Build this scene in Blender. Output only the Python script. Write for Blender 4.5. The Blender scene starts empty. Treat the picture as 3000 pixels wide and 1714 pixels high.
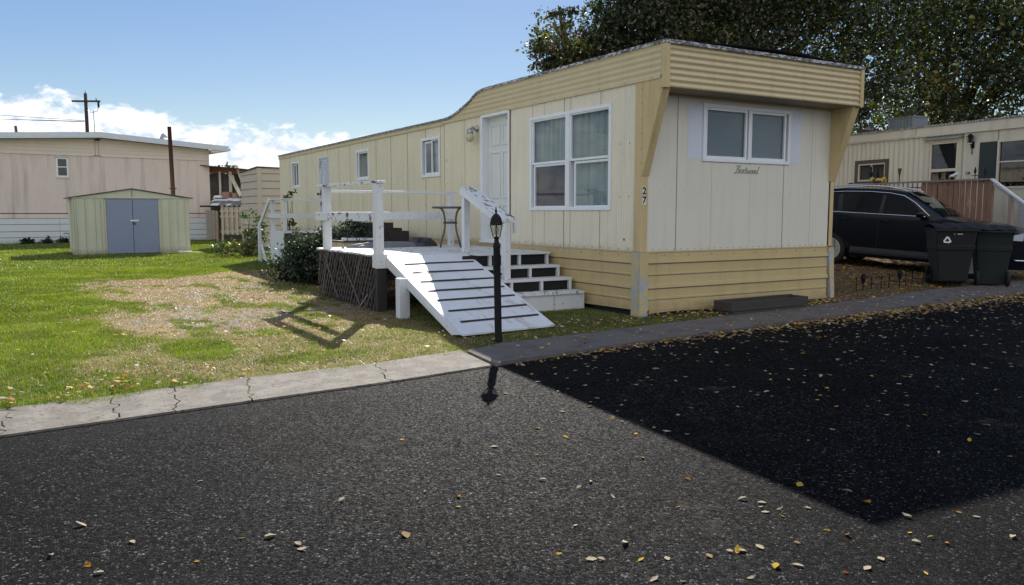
import bpy, math, random
import numpy as np
from mathutils import Vector, Matrix
R = math.radians
random.seed(7); rng = np.random.default_rng(11)
scene = bpy.context.scene
col = scene.collection

# ------------------------------------------------------------------ camera
CAM = Vector((-6.8889, -8.2605, 1.38)); YAW, PITCH, ROLL = .5379, -.0988, -.0005
f_ = Vector((math.sin(YAW)*math.cos(PITCH), math.cos(YAW)*math.cos(PITCH), math.sin(PITCH)))
r_ = Vector((math.cos(YAW), -math.sin(YAW), 0)); u_ = r_.cross(f_)
cam = bpy.data.objects.new('camera', bpy.data.cameras.new('camera')); col.objects.link(cam)
cam.matrix_world = Matrix(((r_.x, u_.x, -f_.x, CAM.x), (r_.y, u_.y, -f_.y, CAM.y), (r_.z, u_.z, -f_.z, CAM.z), (0, 0, 0, 1)))
cam.data.sensor_width = 36; cam.data.lens = 36*2375.0/3000; cam.data.clip_end = 3000; cam.data.clip_start = .05
scene.camera = cam

# ------------------------------------------------------------------ light
SUN = Vector((.872, 1.44, 1.0)).normalized()
EL = math.asin(SUN.z); AZ = math.atan2(SUN.x, SUN.y)
sl = bpy.data.lights.new('sun', 'SUN'); sl.energy = 4.3; sl.angle = R(.5); sl.color = (1, .945, .86)
so = bpy.data.objects.new('sun', sl); col.objects.link(so)
so.rotation_euler = (-SUN).to_track_quat('-Z', 'Y').to_euler(); so.location = (20, 30, 30)
scene.view_settings.view_transform = 'Standard'; scene.view_settings.look = 'None'
scene.view_settings.exposure = 1.22; scene.view_settings.gamma = 1

w = bpy.data.worlds.new('World'); scene.world = w; w.use_nodes = True
nt = w.node_tree; N = nt.nodes; L = nt.links
bg = N['Background']; bg.inputs['Strength'].default_value = .062
sky = N.new('ShaderNodeTexSky'); sky.sky_type = 'NISHITA'; sky.sun_disc = False
sky.sun_elevation = EL; sky.sun_rotation = AZ; sky.altitude = 300; sky.air_density = 1.0; sky.dust_density = .1; sky.ozone_density = 1.8

def mth(nt, op, a, b=None, clamp=False):
    n = nt.nodes.new('ShaderNodeMath'); n.operation = op; n.use_clamp = clamp
    for i, v in enumerate((a, b)):
        if v is None: continue
        if isinstance(v, (int, float)): n.inputs[i].default_value = v
        else: nt.links.new(v, n.inputs[i])
    return n.outputs[0]
tc = N.new('ShaderNodeTexCoord'); sx = N.new('ShaderNodeSeparateXYZ'); L.new(tc.outputs['Generated'], sx.inputs[0])
X, Y, Z = sx.outputs
hor = mth(nt, 'SQRT', mth(nt, 'ADD', mth(nt, 'MULTIPLY', X, X), mth(nt, 'MULTIPLY', Y, Y)))
te = mth(nt, 'DIVIDE', Z, mth(nt, 'MAXIMUM', hor, .001)); az = mth(nt, 'ARCTAN2', X, Y)
bound = mth(nt, 'ADD', mth(nt, 'MULTIPLY', mth(nt, 'COSINE', mth(nt, 'MULTIPLY', mth(nt, 'ADD', az, .2), 1.7)), .078), .050)
cb = N.new('ShaderNodeCombineXYZ'); L.new(mth(nt, 'MULTIPLY', az, 1.0), cb.inputs[0]); L.new(mth(nt, 'MULTIPLY', te, 1.7), cb.inputs[1])
def noise(nt, vec, scale, detail=6, rough=.55, dist=0):
    n = nt.nodes.new('ShaderNodeTexNoise'); n.inputs['Scale'].default_value = scale; n.inputs['Detail'].default_value = detail
    n.inputs['Roughness'].default_value = rough; n.inputs['Distortion'].default_value = dist
    if vec is not None: nt.links.new(vec, n.inputs['Vector'])
    return n.outputs['Fac']
n1 = noise(nt, cb.outputs[0], 26, 9, .6, .3); n2 = noise(nt, cb.outputs[0], 6, 5, .55, .6)
d = mth(nt, 'SUBTRACT', bound, te)
d = mth(nt, 'ADD', d, mth(nt, 'MULTIPLY', mth(nt, 'SUBTRACT', n1, .5), .075))
d = mth(nt, 'ADD', d, mth(nt, 'MULTIPLY', mth(nt, 'SUBTRACT', n2, .5), .10))
mask = mth(nt, 'MULTIPLY', d, 70, True)
# blue gaps low in the band
gap = mth(nt, 'MULTIPLY', mth(nt, 'SUBTRACT', mth(nt, 'ADD', n2, mth(nt, 'MULTIPLY', n1, .5)), .72), 9, True)
gap = mth(nt, 'MULTIPLY', gap, mth(nt, 'MULTIPLY', mth(nt, 'SUBTRACT', .085, te), 25, True), True)
mask = mth(nt, 'MULTIPLY', mask, mth(nt, 'SUBTRACT', 1.0, mth(nt, 'MULTIPLY', gap, .6)))
n3 = noise(nt, cb.outputs[0], 60, 6, .6, .2)
cr = N.new('ShaderNodeValToRGB'); cr.color_ramp.elements[0].position = .41; cr.color_ramp.elements[0].color = (5.0, 5.7, 7.0, 1)
cr.color_ramp.elements[1].position = .55; cr.color_ramp.elements[1].color = (9.3, 9.2, 9.1, 1)
L.new(mth(nt, 'ADD', mth(nt, 'MULTIPLY', n1, .6), mth(nt, 'MULTIPLY', n3, .4)), cr.inputs[0])
mx = N.new('ShaderNodeMix'); mx.data_type = 'RGBA'; L.new(mask, mx.inputs['Factor']); hs = N.new('ShaderNodeHueSaturation'); hs.inputs['Saturation'].default_value = 1.75; hs.inputs['Hue'].default_value = .515; hs.inputs['Value'].default_value = 1.7; gm = N.new('ShaderNodeGamma'); gm.inputs[1].default_value = .55; L.new(sky.outputs[0], gm.inputs[0]); L.new(gm.outputs[0], hs.inputs['Color']); L.new(hs.outputs[0], mx.inputs['A']); L.new(cr.outputs[0], mx.inputs['B'])
# bright cloud added out of view, behind and overhead, to lift the shaded walls
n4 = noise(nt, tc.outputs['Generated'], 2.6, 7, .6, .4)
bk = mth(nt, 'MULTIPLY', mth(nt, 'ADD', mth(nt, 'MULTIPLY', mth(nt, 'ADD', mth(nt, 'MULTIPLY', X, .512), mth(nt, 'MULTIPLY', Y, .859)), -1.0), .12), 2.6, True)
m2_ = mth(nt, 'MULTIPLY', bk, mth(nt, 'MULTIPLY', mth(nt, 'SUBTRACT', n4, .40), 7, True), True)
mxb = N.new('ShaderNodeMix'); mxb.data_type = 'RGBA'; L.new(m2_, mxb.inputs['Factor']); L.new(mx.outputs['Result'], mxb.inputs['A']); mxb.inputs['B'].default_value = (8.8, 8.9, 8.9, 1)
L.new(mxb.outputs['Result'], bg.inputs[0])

# ------------------------------------------------------------------ materials
MATS = {}
def mat(name, c, rough=.6, var=.12, vs=4, bump=0, bs=60, metallic=0, streak=None, spots=None, spec=.5, vcol=False, coat=0, c2=None, c2s=3, c2t=(.45, .6), stretch=(1, 1, 1), dirt=None):
    if name in MATS: return MATS[name]
    m = bpy.data.materials.new(name); m.use_nodes = True; nt = m.node_tree; N = nt.nodes; L = nt.links
    p = N['Principled BSDF']; p.inputs['Roughness'].default_value = rough; p.inputs['Metallic'].default_value = metallic
    p.inputs['Specular IOR Level'].default_value = spec; p.inputs['Coat Weight'].default_value = coat
    tc = N.new('ShaderNodeTexCoord'); mp = N.new('ShaderNodeMapping'); mp.inputs['Scale'].default_value = stretch
    L.new(tc.outputs['Object'], mp.inputs[0]); vec = mp.outputs[0]
    if vcol:
        a = N.new('ShaderNodeVertexColor'); a.layer_name = 'Col'; cur = a.outputs[0]
    else:
        a = N.new('ShaderNodeRGB'); a.outputs[0].default_value = (*c, 1); cur = a.outputs[0]
    def mixc(fac, A, B, mode='MIX'):
        x = N.new('ShaderNodeMix'); x.data_type = 'RGBA'; x.blend_type = mode
        if isinstance(fac, (int, float)): x.inputs['Factor'].default_value = fac
        else: L.new(fac, x.inputs['Factor'])
        for k, v in (('A', A), ('B', B)):
            if isinstance(v, tuple): x.inputs[k].default_value = (*v, 1)
            else: L.new(v, x.inputs[k])
        return x.outputs['Result']
    def ramp(v, lo, hi):
        x = N.new('ShaderNodeMapRange'); x.inputs[1].default_value = lo; x.inputs[2].default_value = hi; L.new(v, x.inputs[0]); return x.outputs[0]
    if c2: cur = mixc(ramp(noise(nt, vec, c2s, 6, .6), *c2t), cur, c2)
    if var:
        nf = noise(nt, vec, vs, 6, .65); h = N.new('ShaderNodeHueSaturation'); L.new(cur, h.inputs['Color'])
        L.new(mth(nt, 'ADD', mth(nt, 'MULTIPLY', mth(nt, 'SUBTRACT', nf, .5), var*4), 1.0), h.inputs['Value']); cur = h.outputs[0]
    if streak:   # runs of dirt down the surface: (colour, amount, scale)
        m2 = N.new('ShaderNodeMapping'); s = streak[2]; m2.inputs['Scale'].default_value = (s, s, s*.07); L.new(tc.outputs['Object'], m2.inputs[0])
        cur = mixc(mth(nt, 'MULTIPLY', ramp(noise(nt, m2.outputs[0], 1, 4, .6), .5, .78), streak[1]), cur, streak[0])
    if spots:    # (colour, scale, lo, hi)
        cur = mixc(ramp(noise(nt, vec, spots[1], 5, .7), spots[2], spots[3]), cur, spots[0])
    if dirt:     # mud splash along a bottom edge: (colour, z0, z1)
        s3 = N.new('ShaderNodeSeparateXYZ'); L.new(tc.outputs['Object'], s3.inputs[0])
        dz = ramp(mth(nt, 'ADD', s3.outputs[2], mth(nt, 'MULTIPLY', mth(nt, 'SUBTRACT', noise(nt, vec, 9, 6, .7), .5), .35)), dirt[2], dirt[1])
        cur = mixc(mth(nt, 'MULTIPLY', dz, .75), cur, dirt[0])
    L.new(cur, p.inputs['Base Color'])
    if bump:
        b = N.new('ShaderNodeBump'); b.inputs['Strength'].default_value = bump; b.inputs['Distance'].default_value = .01
        L.new(noise(nt, vec, bs, 5, .6), b.inputs['Height']); L.new(b.outputs[0], p.inputs['Normal'])
    MATS[name] = m; return m

CREAM = mat('cream_siding', (.71, .635, .46), .5, .05, 2.5, .12, 90, streak=((.48, .41, .29), .45, 7), spots=((.44, .41, .34), 5, .60, .74), dirt=((.38, .31, .20), .80, .98))
CREAMW = mat('pale_siding', (.71, .65, .515), .5, .04, 2.5, .12, 90, streak=((.50, .46, .38), .45, 9), spots=((.46, .45, .42), 9, .62, .74), dirt=((.42, .38, .30), .80, .95))
FRONTW = mat('front_siding', (.66, .62, .54), .5, .035, 2, .08, 90, streak=((.46, .45, .41), .35, 8))
TAN = mat('tan_trim', (.54, .42, .215), .5, .06, 5, .1, 80, streak=((.30, .23, .13), .6, 9), spots=((.60, .48, .29), 14, .62, .72))
TANF = mat('tan_fascia', (.58, .48, .29), .5, .05, 4, .08, 80, streak=((.42, .34, .21), .4, 8))
SKIRT = mat('ochre_skirt', (.50, .39, .195), .45, .05, 4, .1, 70, streak=((.34, .26, .14), .5, 6), dirt=((.20, .15, .09), -.05, .22))
PEEL = mat('peeling_trim', (.48, .39, .21), .6, .08, 8, .2, 60, c2=(.30, .36, .46), c2s=13, c2t=(.53, .55), spots=((.66, .68, .70), 30, .70, .72))
SEAM_SHADE = mat('seam_and_lap_shade', (.19, .155, .11), .7, .1)  # dark joint colour, also used to paint shade under ledges and laps
SCREW = mat('rusty_screw', (.13, .09, .06), .7, .1)
DARK = mat('dark_gap', (.012, .012, .013), .9, 0)
SOFFIT = mat('soffit', (.30, .25, .18), .6, .1)
ROOFEDGE = mat('weathered_roof_edge', (.11, .11, .12), .7, .2, 9, .3, 50, spots=((.55, .56, .56), 16, .50, .56), stretch=(1, 1, 2.5))
ROOF = mat('roof_coating', (.22, .22, .21), .8, .15, 3, .2)
WHITE = mat('white_vinyl', (.74, .76, .79), .4, .03, 6, spots=((.5, .5, .48), 20, .72, .78))
DOORW = mat('door_white', (.66, .67, .64), .45, .03, 3, streak=((.5, .5, .46), .3, 9))
WPAINT = mat('white_deck_paint', (.62, .64, .67), .55, .05, 6, .15, 60, streak=((.5, .48, .44), .3, 12), spots=((.33, .31, .28), 18, .62, .66))
WPEEL = mat('peeling_white_paint', (.64, .665, .70), .6, .05, 6, .25, 50, spots=((.10, .09, .09), 15, .55, .57), stretch=(1, .35, .5))
RAMPW = mat('ramp_paint', (.62, .645, .69), .5, .04, 3, .1, 40, spots=((.42, .40, .37), 5, .57, .68), stretch=(1, .25, 1), streak=((.5, .48, .44), .35, 14))
DECKW = mat('deck_boards_paint', (.62, .635, .65), .55, .05, 5, .15, 50, spots=((.36, .34, .31), 11, .585, .64), stretch=(.3, 1, 1))
BLACKGRIP = mat('grip_tape', (.016, .016, .018), .85, .15, 60, .4, 300)
LATT = mat('old_lattice_wood', (.07, .058, .05), .85, .25, 20, .4, 60, spots=((.12, .10, .085), 9, .58, .7), stretch=(1, 1, 1))
LATTL = mat('bare_lattice_wood', (.13, .105, .09), .85, .25, 20, .4, 60)
DKWOOD = mat('dark_brown_wood', (.036, .03, .03), .8, .2, 12, .3, 60)
BLACKM = mat('black_metal', (.008, .008, .010), .6, .15, 30, .1, 90, spots=((.06, .06, .06), 55, .74, .76), spec=.2)
TABM = mat('grey_table_metal', (.085, .08, .08), .4, .08, 10, metallic=.3)
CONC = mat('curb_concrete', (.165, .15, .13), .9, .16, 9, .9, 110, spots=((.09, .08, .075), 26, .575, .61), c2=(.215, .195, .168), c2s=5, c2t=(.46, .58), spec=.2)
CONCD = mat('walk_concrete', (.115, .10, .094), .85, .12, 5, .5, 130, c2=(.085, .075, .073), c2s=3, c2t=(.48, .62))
CRACK = mat('crack_dirt', (.045, .036, .028), .95, .2, 40)
GALV = mat('galvanised', (.35, .37, .38), .4, .1, 6, metallic=.7)
SHEDG = mat('pale_green_shed', (.50, .51, .405), .45, .05, 2, .05, 60, dirt=((.26, .21, .15), .0, .22), streak=((.36, .36, .27), .4, 6))
SHEDB = mat('blue_grey_doors', (.215, .255, .37), .5, .05, 3, .05, 60, spots=((.30, .33, .42), 14, .70, .74))
RUST = mat('rust', (.085, .035, .028), .8, .2, 18, .2, 60)
PINK = mat('pink_siding', (.68, .575, .52), .6, .05, 2, .05, 60, streak=((.36, .28, .27), .75, 3.2))
PINKC = mat('cream_lap', (.68, .59, .50), .6, .05, 2, .05, 60)
BLUEW = mat('bluish_white_fascia', (.60, .65, .70), .5, .05, 3, spots=((.34, .36, .38), 5, .68, .74))
FENW = mat('weathered_picket', (.42, .37, .30), .8, .12, 7, .2, 60, spots=((.28, .24, .19), 4, .55, .7))
PLANK = mat('old_cream_plank', (.60, .54, .43), .7, .1, 5, .2)
SIDG = mat('beige_lap_siding', (.47, .42, .35), .6, .04, 2)
BAG = mat('black_bag', (.030, .028, .034), .35, .15, 8, .3, 14)
TARP = mat('grey_blue_tarp', (.13, .145, .165), .5, .15, 6, .5, 12)
TREATED = mat('raw_wood', (.30, .20, .13), .8, .15, 8, .2)
REDWOOD = mat('weathered_redwood', (.20, .105, .075), .75, .2, 9, .2, 50, stretch=(1, 1, .25), spots=((.33, .24, .20), 5, .55, .68))
GREYSID = mat('grey_lap_skirting', (.36, .37, .41), .6, .06, 4)
T2SID = mat('ivory_ribbed_siding', (.55, .52, .43), .55, .05, 2, .05, 60, streak=((.38, .33, .25), .6, 5))
GREENSH = mat('dark_green_shutter', (.02, .035, .035), .6, .1, 9)
BRTRIM = mat('brown_window_trim', (.085, .06, .055), .7, .15, 9)
CARP = mat('black_car_paint', (.003, .0045, .010), .22, 0, 1, coat=.15, spec=.25)
CARTRIM = mat('grey_plastic_cladding', (.035, .037, .042), .5, .05, 9)
CHROME = mat('chrome', (.75, .76, .78), .15, 0, 1, metallic=1)
TYRE = mat('tyre_rubber', (.012, .012, .013), .85, .1, 30, .3, 90)
ALLOY = mat('alloy_rim', (.55, .55, .56), .35, .05, 9, metallic=.6)
BINB = mat('black_bin_plastic', (.004, .0045, .006), .75, .1, 20, .2, 120)
BING = mat('green_bin_plastic', (.004, .009, .008), .75, .1, 20, .2, 120)
LENSM = mat('headlight_lens', (.45, .50, .58), .12, 0, 1, coat=1)
SIGNW = mat('number_plate_white', (.75, .76, .78), .5, .04)
INK = mat('black_numeral', (.01, .011, .02), .5, 0)
SCRIPT = mat('faded_script_metal', (.22, .22, .21), .5, .3, 60)
PLANTW = mat('grey_weathered_planter', (.042, .035, .032), .8, .2, 7, .4, 60, stretch=(.3, 1, 1))
CURT = mat('pale_teal_curtain', (.31, .37, .355), .8, .06, 3)
CURTD = mat('brown_folded_cloth', (.065, .05, .052), .85, .1, 3)
BLIND = mat('white_blinds', (.30, .36, .40), .5, .03, 3)
ROOM = mat('dim_room', (.10, .10, .10), .9, .1)
CREAMPATCH = mat('repainted_patch', (.60, .64, .73), .55, .04, 4)
ROCK = mat('pebble', (.09, .085, .08), .8, .2, 40)
TRUNK = mat('bark', (.05, .04, .032), .9, .25, 14, .6, 30)
BRIGHTC = mat('yellow_flower', (.55, .35, .03), .7, .1, 9)

def glassmat(name, tint, refl=.10, rough=.01):
    m = bpy.data.materials.new(name); m.use_nodes = True; nt = m.node_tree; N = nt.nodes; L = nt.links
    N.remove(N['Principled BSDF']); o = N['Material Output']
    t = N.new('ShaderNodeBsdfTransparent'); t.inputs[0].default_value = (*tint, 1)
    g = N.new('ShaderNodeBsdfGlossy'); g.inputs['Roughness'].default_value = rough; g.inputs[0].default_value = (.95, .97, 1, 1)
    lw = N.new('ShaderNodeLayerWeight'); lw.inputs[0].default_value = .5; fac = mth(nt, 'MULTIPLY', mth(nt, 'POWER', lw.outputs['Facing'], 4.0), .8)
    mxs = N.new('ShaderNodeMixShader'); L.new(mth(nt, 'ADD', fac, refl, True), mxs.inputs[0])
    b = N.new('ShaderNodeBump'); b.inputs['Strength'].default_value = .25; b.inputs['Distance'].default_value = .004
    tc = N.new('ShaderNodeTexCoord'); L.new(noise(nt, tc.outputs['Object'], 2.2, 2), b.inputs['Height']); L.new(b.outputs[0], g.inputs['Normal'])
    L.new(t.outputs[0], mxs.inputs[1]); L.new(g.outputs[0], mxs.inputs[2]); L.new(mxs.outputs[0], o.inputs[0])
    MATS[name] = m; return m
GLASS = glassmat('window_glass', (.78, .82, .84), .025); GLASSD = glassmat('dark_tinted_glass', (.30, .32, .34), .05); GLASSC = glassmat('car_glass', (.10, .115, .12), .012)
GLAMP = glassmat('lamp_glass', (.85, .84, .78), .05, .1)

def leafmat(name, trans=.45):
    m = bpy.data.materials.new(name); m.use_nodes = True; nt = m.node_tree; N = nt.nodes; L = nt.links
    N.remove(N['Principled BSDF']); o = N['Material Output']; a = N.new('ShaderNodeVertexColor'); a.layer_name = 'Col'
    df = N.new('ShaderNodeBsdfDiffuse'); tr = N.new('ShaderNodeBsdfTranslucent'); gl = N.new('ShaderNodeBsdfGlossy'); gl.inputs['Roughness'].default_value = .38
    gl.inputs[0].default_value = (.9, .9, .9, 1)
    g = N.new('ShaderNodeHueSaturation'); g.inputs['Value'].default_value = 1.35; g.inputs['Saturation'].default_value = 1.15
    L.new(a.outputs[0], df.inputs[0]); L.new(a.outputs[0], g.inputs['Color']); L.new(g.outputs[0], tr.inputs[0])
    m1 = N.new('ShaderNodeMixShader'); m1.inputs[0].default_value = trans; L.new(df.outputs[0], m1.inputs[1]); L.new(tr.outputs[0], m1.inputs[2])
    m2 = N.new('ShaderNodeMixShader'); m2.inputs[0].default_value = .045; L.new(m1.outputs[0], m2.inputs[1]); L.new(gl.outputs[0], m2.inputs[2])
    L.new(m2.outputs[0], o.inputs[0]); MATS[name] = m; return m
LEAF = leafmat('tree_leaf', .40); GRASS = leafmat('grass_blade', .45); DEAD = leafmat('fallen_leaf', .3)

# ------------------------------------------------------------------ object helpers
def tag(o, label=None, cat=None, group=None, kind=None):
    if label: o['label'] = label
    if cat: o['category'] = cat
    if group: o['group'] = group
    if kind: o['kind'] = kind
    return o
def thing(name, label, cat, loc=(0, 0, 0), rz=0, group=None, M=None):
    o = bpy.data.objects.new(name, None); col.objects.link(o); o.empty_display_size = .2
    if M is not None: o.matrix_world = M
    else: o.location = loc; o.rotation_euler = (0, 0, rz)
    return tag(o, label, cat, group)

class MB:
    def __init__(s, T=None): s.v = []; s.f = []; s.m = []; s.mats = []; s.T = T
    def mi(s, m):
        if m not in s.mats: s.mats.append(m)
        return s.mats.index(m)
    def add(s, vs, fs, m):
        b = len(s.v); T = s.T
        s.v += [tuple(T(*p)) for p in vs] if T else [tuple(p) for p in vs]
        i = s.mi(m)
        for f in fs: s.f.append(tuple(b+k for k in f)); s.m.append(i)
    def quad(s, a, b, c, d, m): s.add([a, b, c, d], [(0, 1, 2, 3)], m)
    def poly(s, pts, m): s.add(pts, [tuple(range(len(pts)))], m)
    def box(s, x0, x1, y0, y1, z0, z1, m):
        s.add([(x0, y0, z0), (x1, y0, z0), (x1, y1, z0), (x0, y1, z0), (x0, y0, z1), (x1, y0, z1), (x1, y1, z1), (x0, y1, z1)],
              [(3, 2, 1, 0), (4, 5, 6, 7), (0, 1, 5, 4), (1, 2, 6, 5), (2, 3, 7, 6), (3, 0, 4, 7)], m)
    def hexa(s, bot, top, m):   # 4 bottom pts, 4 top pts
        s.add(list(bot)+list(top), [(3, 2, 1, 0), (4, 5, 6, 7), (0, 1, 5, 4), (1, 2, 6, 5), (2, 3, 7, 6), (3, 0, 4, 7)], m)
    def bar(s, p, q, wd, h, m, up=(0, 0, 1)):
        p = Vector(p); q = Vector(q); d = (q-p).normalized(); u = Vector(up); sd = d.cross(u)
        if sd.length < 1e-4: u = Vector((1, 0, 0)); sd = d.cross(u)
        sd.normalize(); u = sd.cross(d); a = sd*wd/2; b = u*h/2
        s.hexa([p-a-b, p+a-b, p+a+b, p-a+b][::1], [q-a-b, q+a-b, q+a+b, q-a+b], m)
    def prism(s, poly, a, b, m, axis='y'):
        n = len(poly)
        def P(t, k):
            if axis == 'y': return (t[0], k, t[1])
            if axis == 'x': return (k, t[0], t[1])
            return (t[0], t[1], k)
        vs = [P(t, a) for t in poly]+[P(t, b) for t in poly]
        s.add(vs, [tuple(range(n))[::-1], tuple(range(n, 2*n))]+[(i, (i+1) % n, n+(i+1) % n, n+i) for i in range(n)], m)
    def tube(s, pts, r, m, n=8, cap=True):
        pts = [Vector(p) for p in pts]; rs = r if isinstance(r, (list, tuple)) else [r]*len(pts); vs = []; prev = None
        for i, p in enumerate(pts):
            t = (pts[min(i+1, len(pts)-1)]-pts[max(i-1, 0)]).normalized()
            a = prev if prev is not None else (Vector((0, 0, 1)) if abs(t.z) < .9 else Vector((1, 0, 0)))
            x = t.cross(a).normalized(); y = x.cross(t).normalized(); prev = y
            # keep a stable frame
            for k in range(n):
                an = 2*math.pi*k/n; vs.append(p+(x*math.cos(an)+y*math.sin(an))*rs[i])
        fs = [(i*n+k, i*n+(k+1) % n, (i+1)*n+(k+1) % n, (i+1)*n+k) for i in range(len(pts)-1) for k in range(n)]
        if cap: fs += [tuple(range(n))[::-1], tuple(range((len(pts)-1)*n, len(pts)*n))]
        s.add(vs, fs, m)
    def lathe(s, prof, c, m, n=20, axis='z'):
        vs = []
        for (r, h) in prof:
            for k in range(n):
                a = 2*math.pi*k/n; x, y = r*math.cos(a), r*math.sin(a)
                vs.append((c[0]+x, c[1]+y, c[2]+h) if axis == 'z' else ((c[0]+x, c[1]+h, c[2]+y) if axis == 'y' else (c[0]+h, c[1]+x, c[2]+y)))
        k2 = len(prof)
        fs = [(i*n+k, i*n+(k+1) % n, (i+1)*n+(k+1) % n, (i+1)*n+k) for i in range(k2-1) for k in range(n)]
        fs += [tuple(range(n))[::-1], tuple(range((k2-1)*n, k2*n))]
        s.add(vs, fs, m)
    def grid(s, fn, nu, nv, m):
        vs = [fn(i/nu, j/nv) for j in range(nv+1) for i in range(nu+1)]
        s.add(vs, [(j*(nu+1)+i, j*(nu+1)+i+1, (j+1)*(nu+1)+i+1, (j+1)*(nu+1)+i) for j in range(nv) for i in range(nu)], m)
    def build(s, name, parent=None, smooth=False, bevel=0, label=None):
        me = bpy.data.meshes.new(name); me.from_pydata(s.v, [], s.f); me.update()
        for m in s.mats: me.materials.append(m)
        me.polygons.foreach_set('material_index', s.m)
        if smooth: me.polygons.foreach_set('use_smooth', [True]*len(s.f))
        o = bpy.data.objects.new(name, me); col.objects.link(o)
        if parent: o.parent = parent
        if bevel:
            b = o.modifiers.new('bevel', 'BEVEL'); b.width = bevel; b.segments = 2; b.limit_method = 'ANGLE'; b.angle_limit = R(40)
        if label: o['label'] = label
        import bmesh
        bm = bmesh.new(); bm.from_mesh(me); bmesh.ops.recalc_face_normals(bm, faces=bm.faces); bm.to_mesh(me); bm.free()
        return o
def np_mesh(name, V, F, C, m, parent=None, mi=None):
    me = bpy.data.meshes.new(name); k = F.shape[1]
    me.vertices.add(len(V)); me.vertices.foreach_set('co', V.astype(np.float32).ravel())
    me.loops.add(F.size); me.loops.foreach_set('vertex_index', F.astype(np.int32).ravel())
    me.polygons.add(len(F)); me.polygons.foreach_set('loop_start', np.arange(0, F.size, k, dtype=np.int32))
    me.update(); me.validate()
    if C is not None:
        a = me.color_attributes.new('Col', 'FLOAT_COLOR', 'POINT'); a.data.foreach_set('color', np.c_[C, np.ones(len(C))].astype(np.float32).ravel())
    me.materials.append(m); o = bpy.data.objects.new(name, me); col.objects.link(o)
    if parent: o.parent = parent
    return o
def frame(p0, sdir):   # local x along sdir, y into the wall, z up
    s = Vector((sdir[0], sdir[1], 0)).normalized(); y = Vector((0, 0, 1)).cross(s)
    return Matrix(((s.x, y.x, 0, p0[0]), (s.y, y.y, 0, p0[1]), (0, 0, 1, p0[2]), (0, 0, 0, 1)))

# value noise in numpy
_h = rng.random((256, 256))
def vn(x, y):
    x = np.asarray(x, float); y = np.asarray(y, float); xi = np.floor(x).astype(int); yi = np.floor(y).astype(int); fx = x-xi; fy = y-yi
    fx = fx*fx*(3-2*fx); fy = fy*fy*(3-2*fy); g = lambda a, b: _h[a % 256, b % 256]
    return (g(xi, yi)*(1-fx)+g(xi+1, yi)*fx)*(1-fy)+(g(xi, yi+1)*(1-fx)+g(xi+1, yi+1)*fx)*fy
def fbm(x, y, o=4):
    t = 0; a = .5; s = 0
    for i in range(o): t = t+a*vn(x*2**i+17*i, y*2**i+31*i); s += a; a *= .55
    return t/s
def sstep(x, a, b): t = np.clip((x-a)/(b-a), 0, 1); return t*t*(3-2*t)

# ------------------------------------------------------------------ ground
CFX = [-200, -7.11, -5.55, -4.18, -3.24, -2.13, -1.5, -.55, .23, 3.27, 4.7, 6.66, 8.08, 14, 200]; CFY = [-19, -2.13, -1.99, -1.87, -1.72, -1.56, -1.49, -1.37, -1.31, -1.06, -.96, -.79, -.70, -.3, 12]
def curb_front(x): return np.interp(x, CFX, CFY)
def base(y): return .035*np.clip(y, -12, 0)     # the street falls away gently from the lawn
def height(x, y):
    h = np.clip((y-.2)*.07, 0, .28)*sstep(x, 3.95, 5.6)
    return base(y)+h+.014*(fbm(x*1.3, y*1.3)-.5)*sstep(y, -1.2, 0)
POLY = np.array([(-6.0, 9.49), (-5.52, 10.38), (-4.51, 10.25), (-3.05, 10.97), (-2.3, 11.6), (3, 12), (3, -1.2), (-3.4, -1.5), (-5.6, -1.35), (-6.25, -.9), (-6.2, -.45), (-6.11, .81), (-5.94, 1.46), (-6.12, 2.23), (-6.11, 3.83), (-5.74, 5.24), (-6.02, 7.75)])
def sdist(x, y):   # signed distance to the worn patch, positive inside
    x = np.asarray(x, float); y = np.asarray(y, float); ins = np.zeros(x.shape, bool); dm = np.full(x.shape, 1e9)
    n = len(POLY)
    for i in range(n):
        a = POLY[i]; b = POLY[(i+1) % n]
        c = ((a[1] > y) != (b[1] > y)) & (x < (b[0]-a[0])*(y-a[1])/(b[1]-a[1]+1e-12)+a[0]); ins ^= c
        ex, ey = b-a; t = np.clip(((x-a[0])*ex+(y-a[1])*ey)/(ex*ex+ey*ey), 0, 1)
        dm = np.minimum(dm, np.hypot(x-a[0]-t*ex, y-a[1]-t*ey))
    return np.where(ins, dm, -dm)
def cover(x, y):
    """returns (green 0..1, straw 0..1, gravel 0..1)"""
    sd = sdist(x, y)+(fbm(x*1.6, y*1.1, 6)-.5)*1.7+(fbm(x*7, y*5)-.5)*.5
    dry = sstep(sd, -.35, .45)
    gn = fbm(x*1.9+40, y*.9+3, 6)*.6+.4*fbm(x*6, y*3.2, 4); green = np.maximum((1-dry)*(.82+.18*sstep(fbm(x*4, y*3), .35, .5)), sstep(gn, .53, .66)*.75)
    mixg = (.12+.34*sstep(-y, -2.0, .2))*dry*(.4+1.2*fbm(x*5, y*4, 3)); green = np.maximum(green, mixg)
    edge = sstep(y, .1, -.5)*sstep(-x, 5.2, 4.6)*.0
    green = np.maximum(green, sstep(np.hypot((x+5.45)/.5, (y-.35)/1.0), 1.1, .5)*.9)
    green = np.maximum(green, sstep(np.hypot((x+4.55)/.9, (y+.6)/.35), 1.2, .5)*.75)
    grav = .5*sstep(fbm(x*1.2+7, y*.7+9, 6)*.7+.3*fbm(x*8, y*5), .50, .62)*dry*sstep(-x, .5, 3.2)*sstep(np.abs(y-4.6), 3.6, 2.2)
    shade = sstep(x, -3.3, -2.2)*sstep(y, 3.5, 1.5)
    green = np.maximum(green, shade*.7)
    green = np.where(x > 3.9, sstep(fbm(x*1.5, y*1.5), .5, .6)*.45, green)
    return np.clip(green, 0, 1), dry, grav

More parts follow.
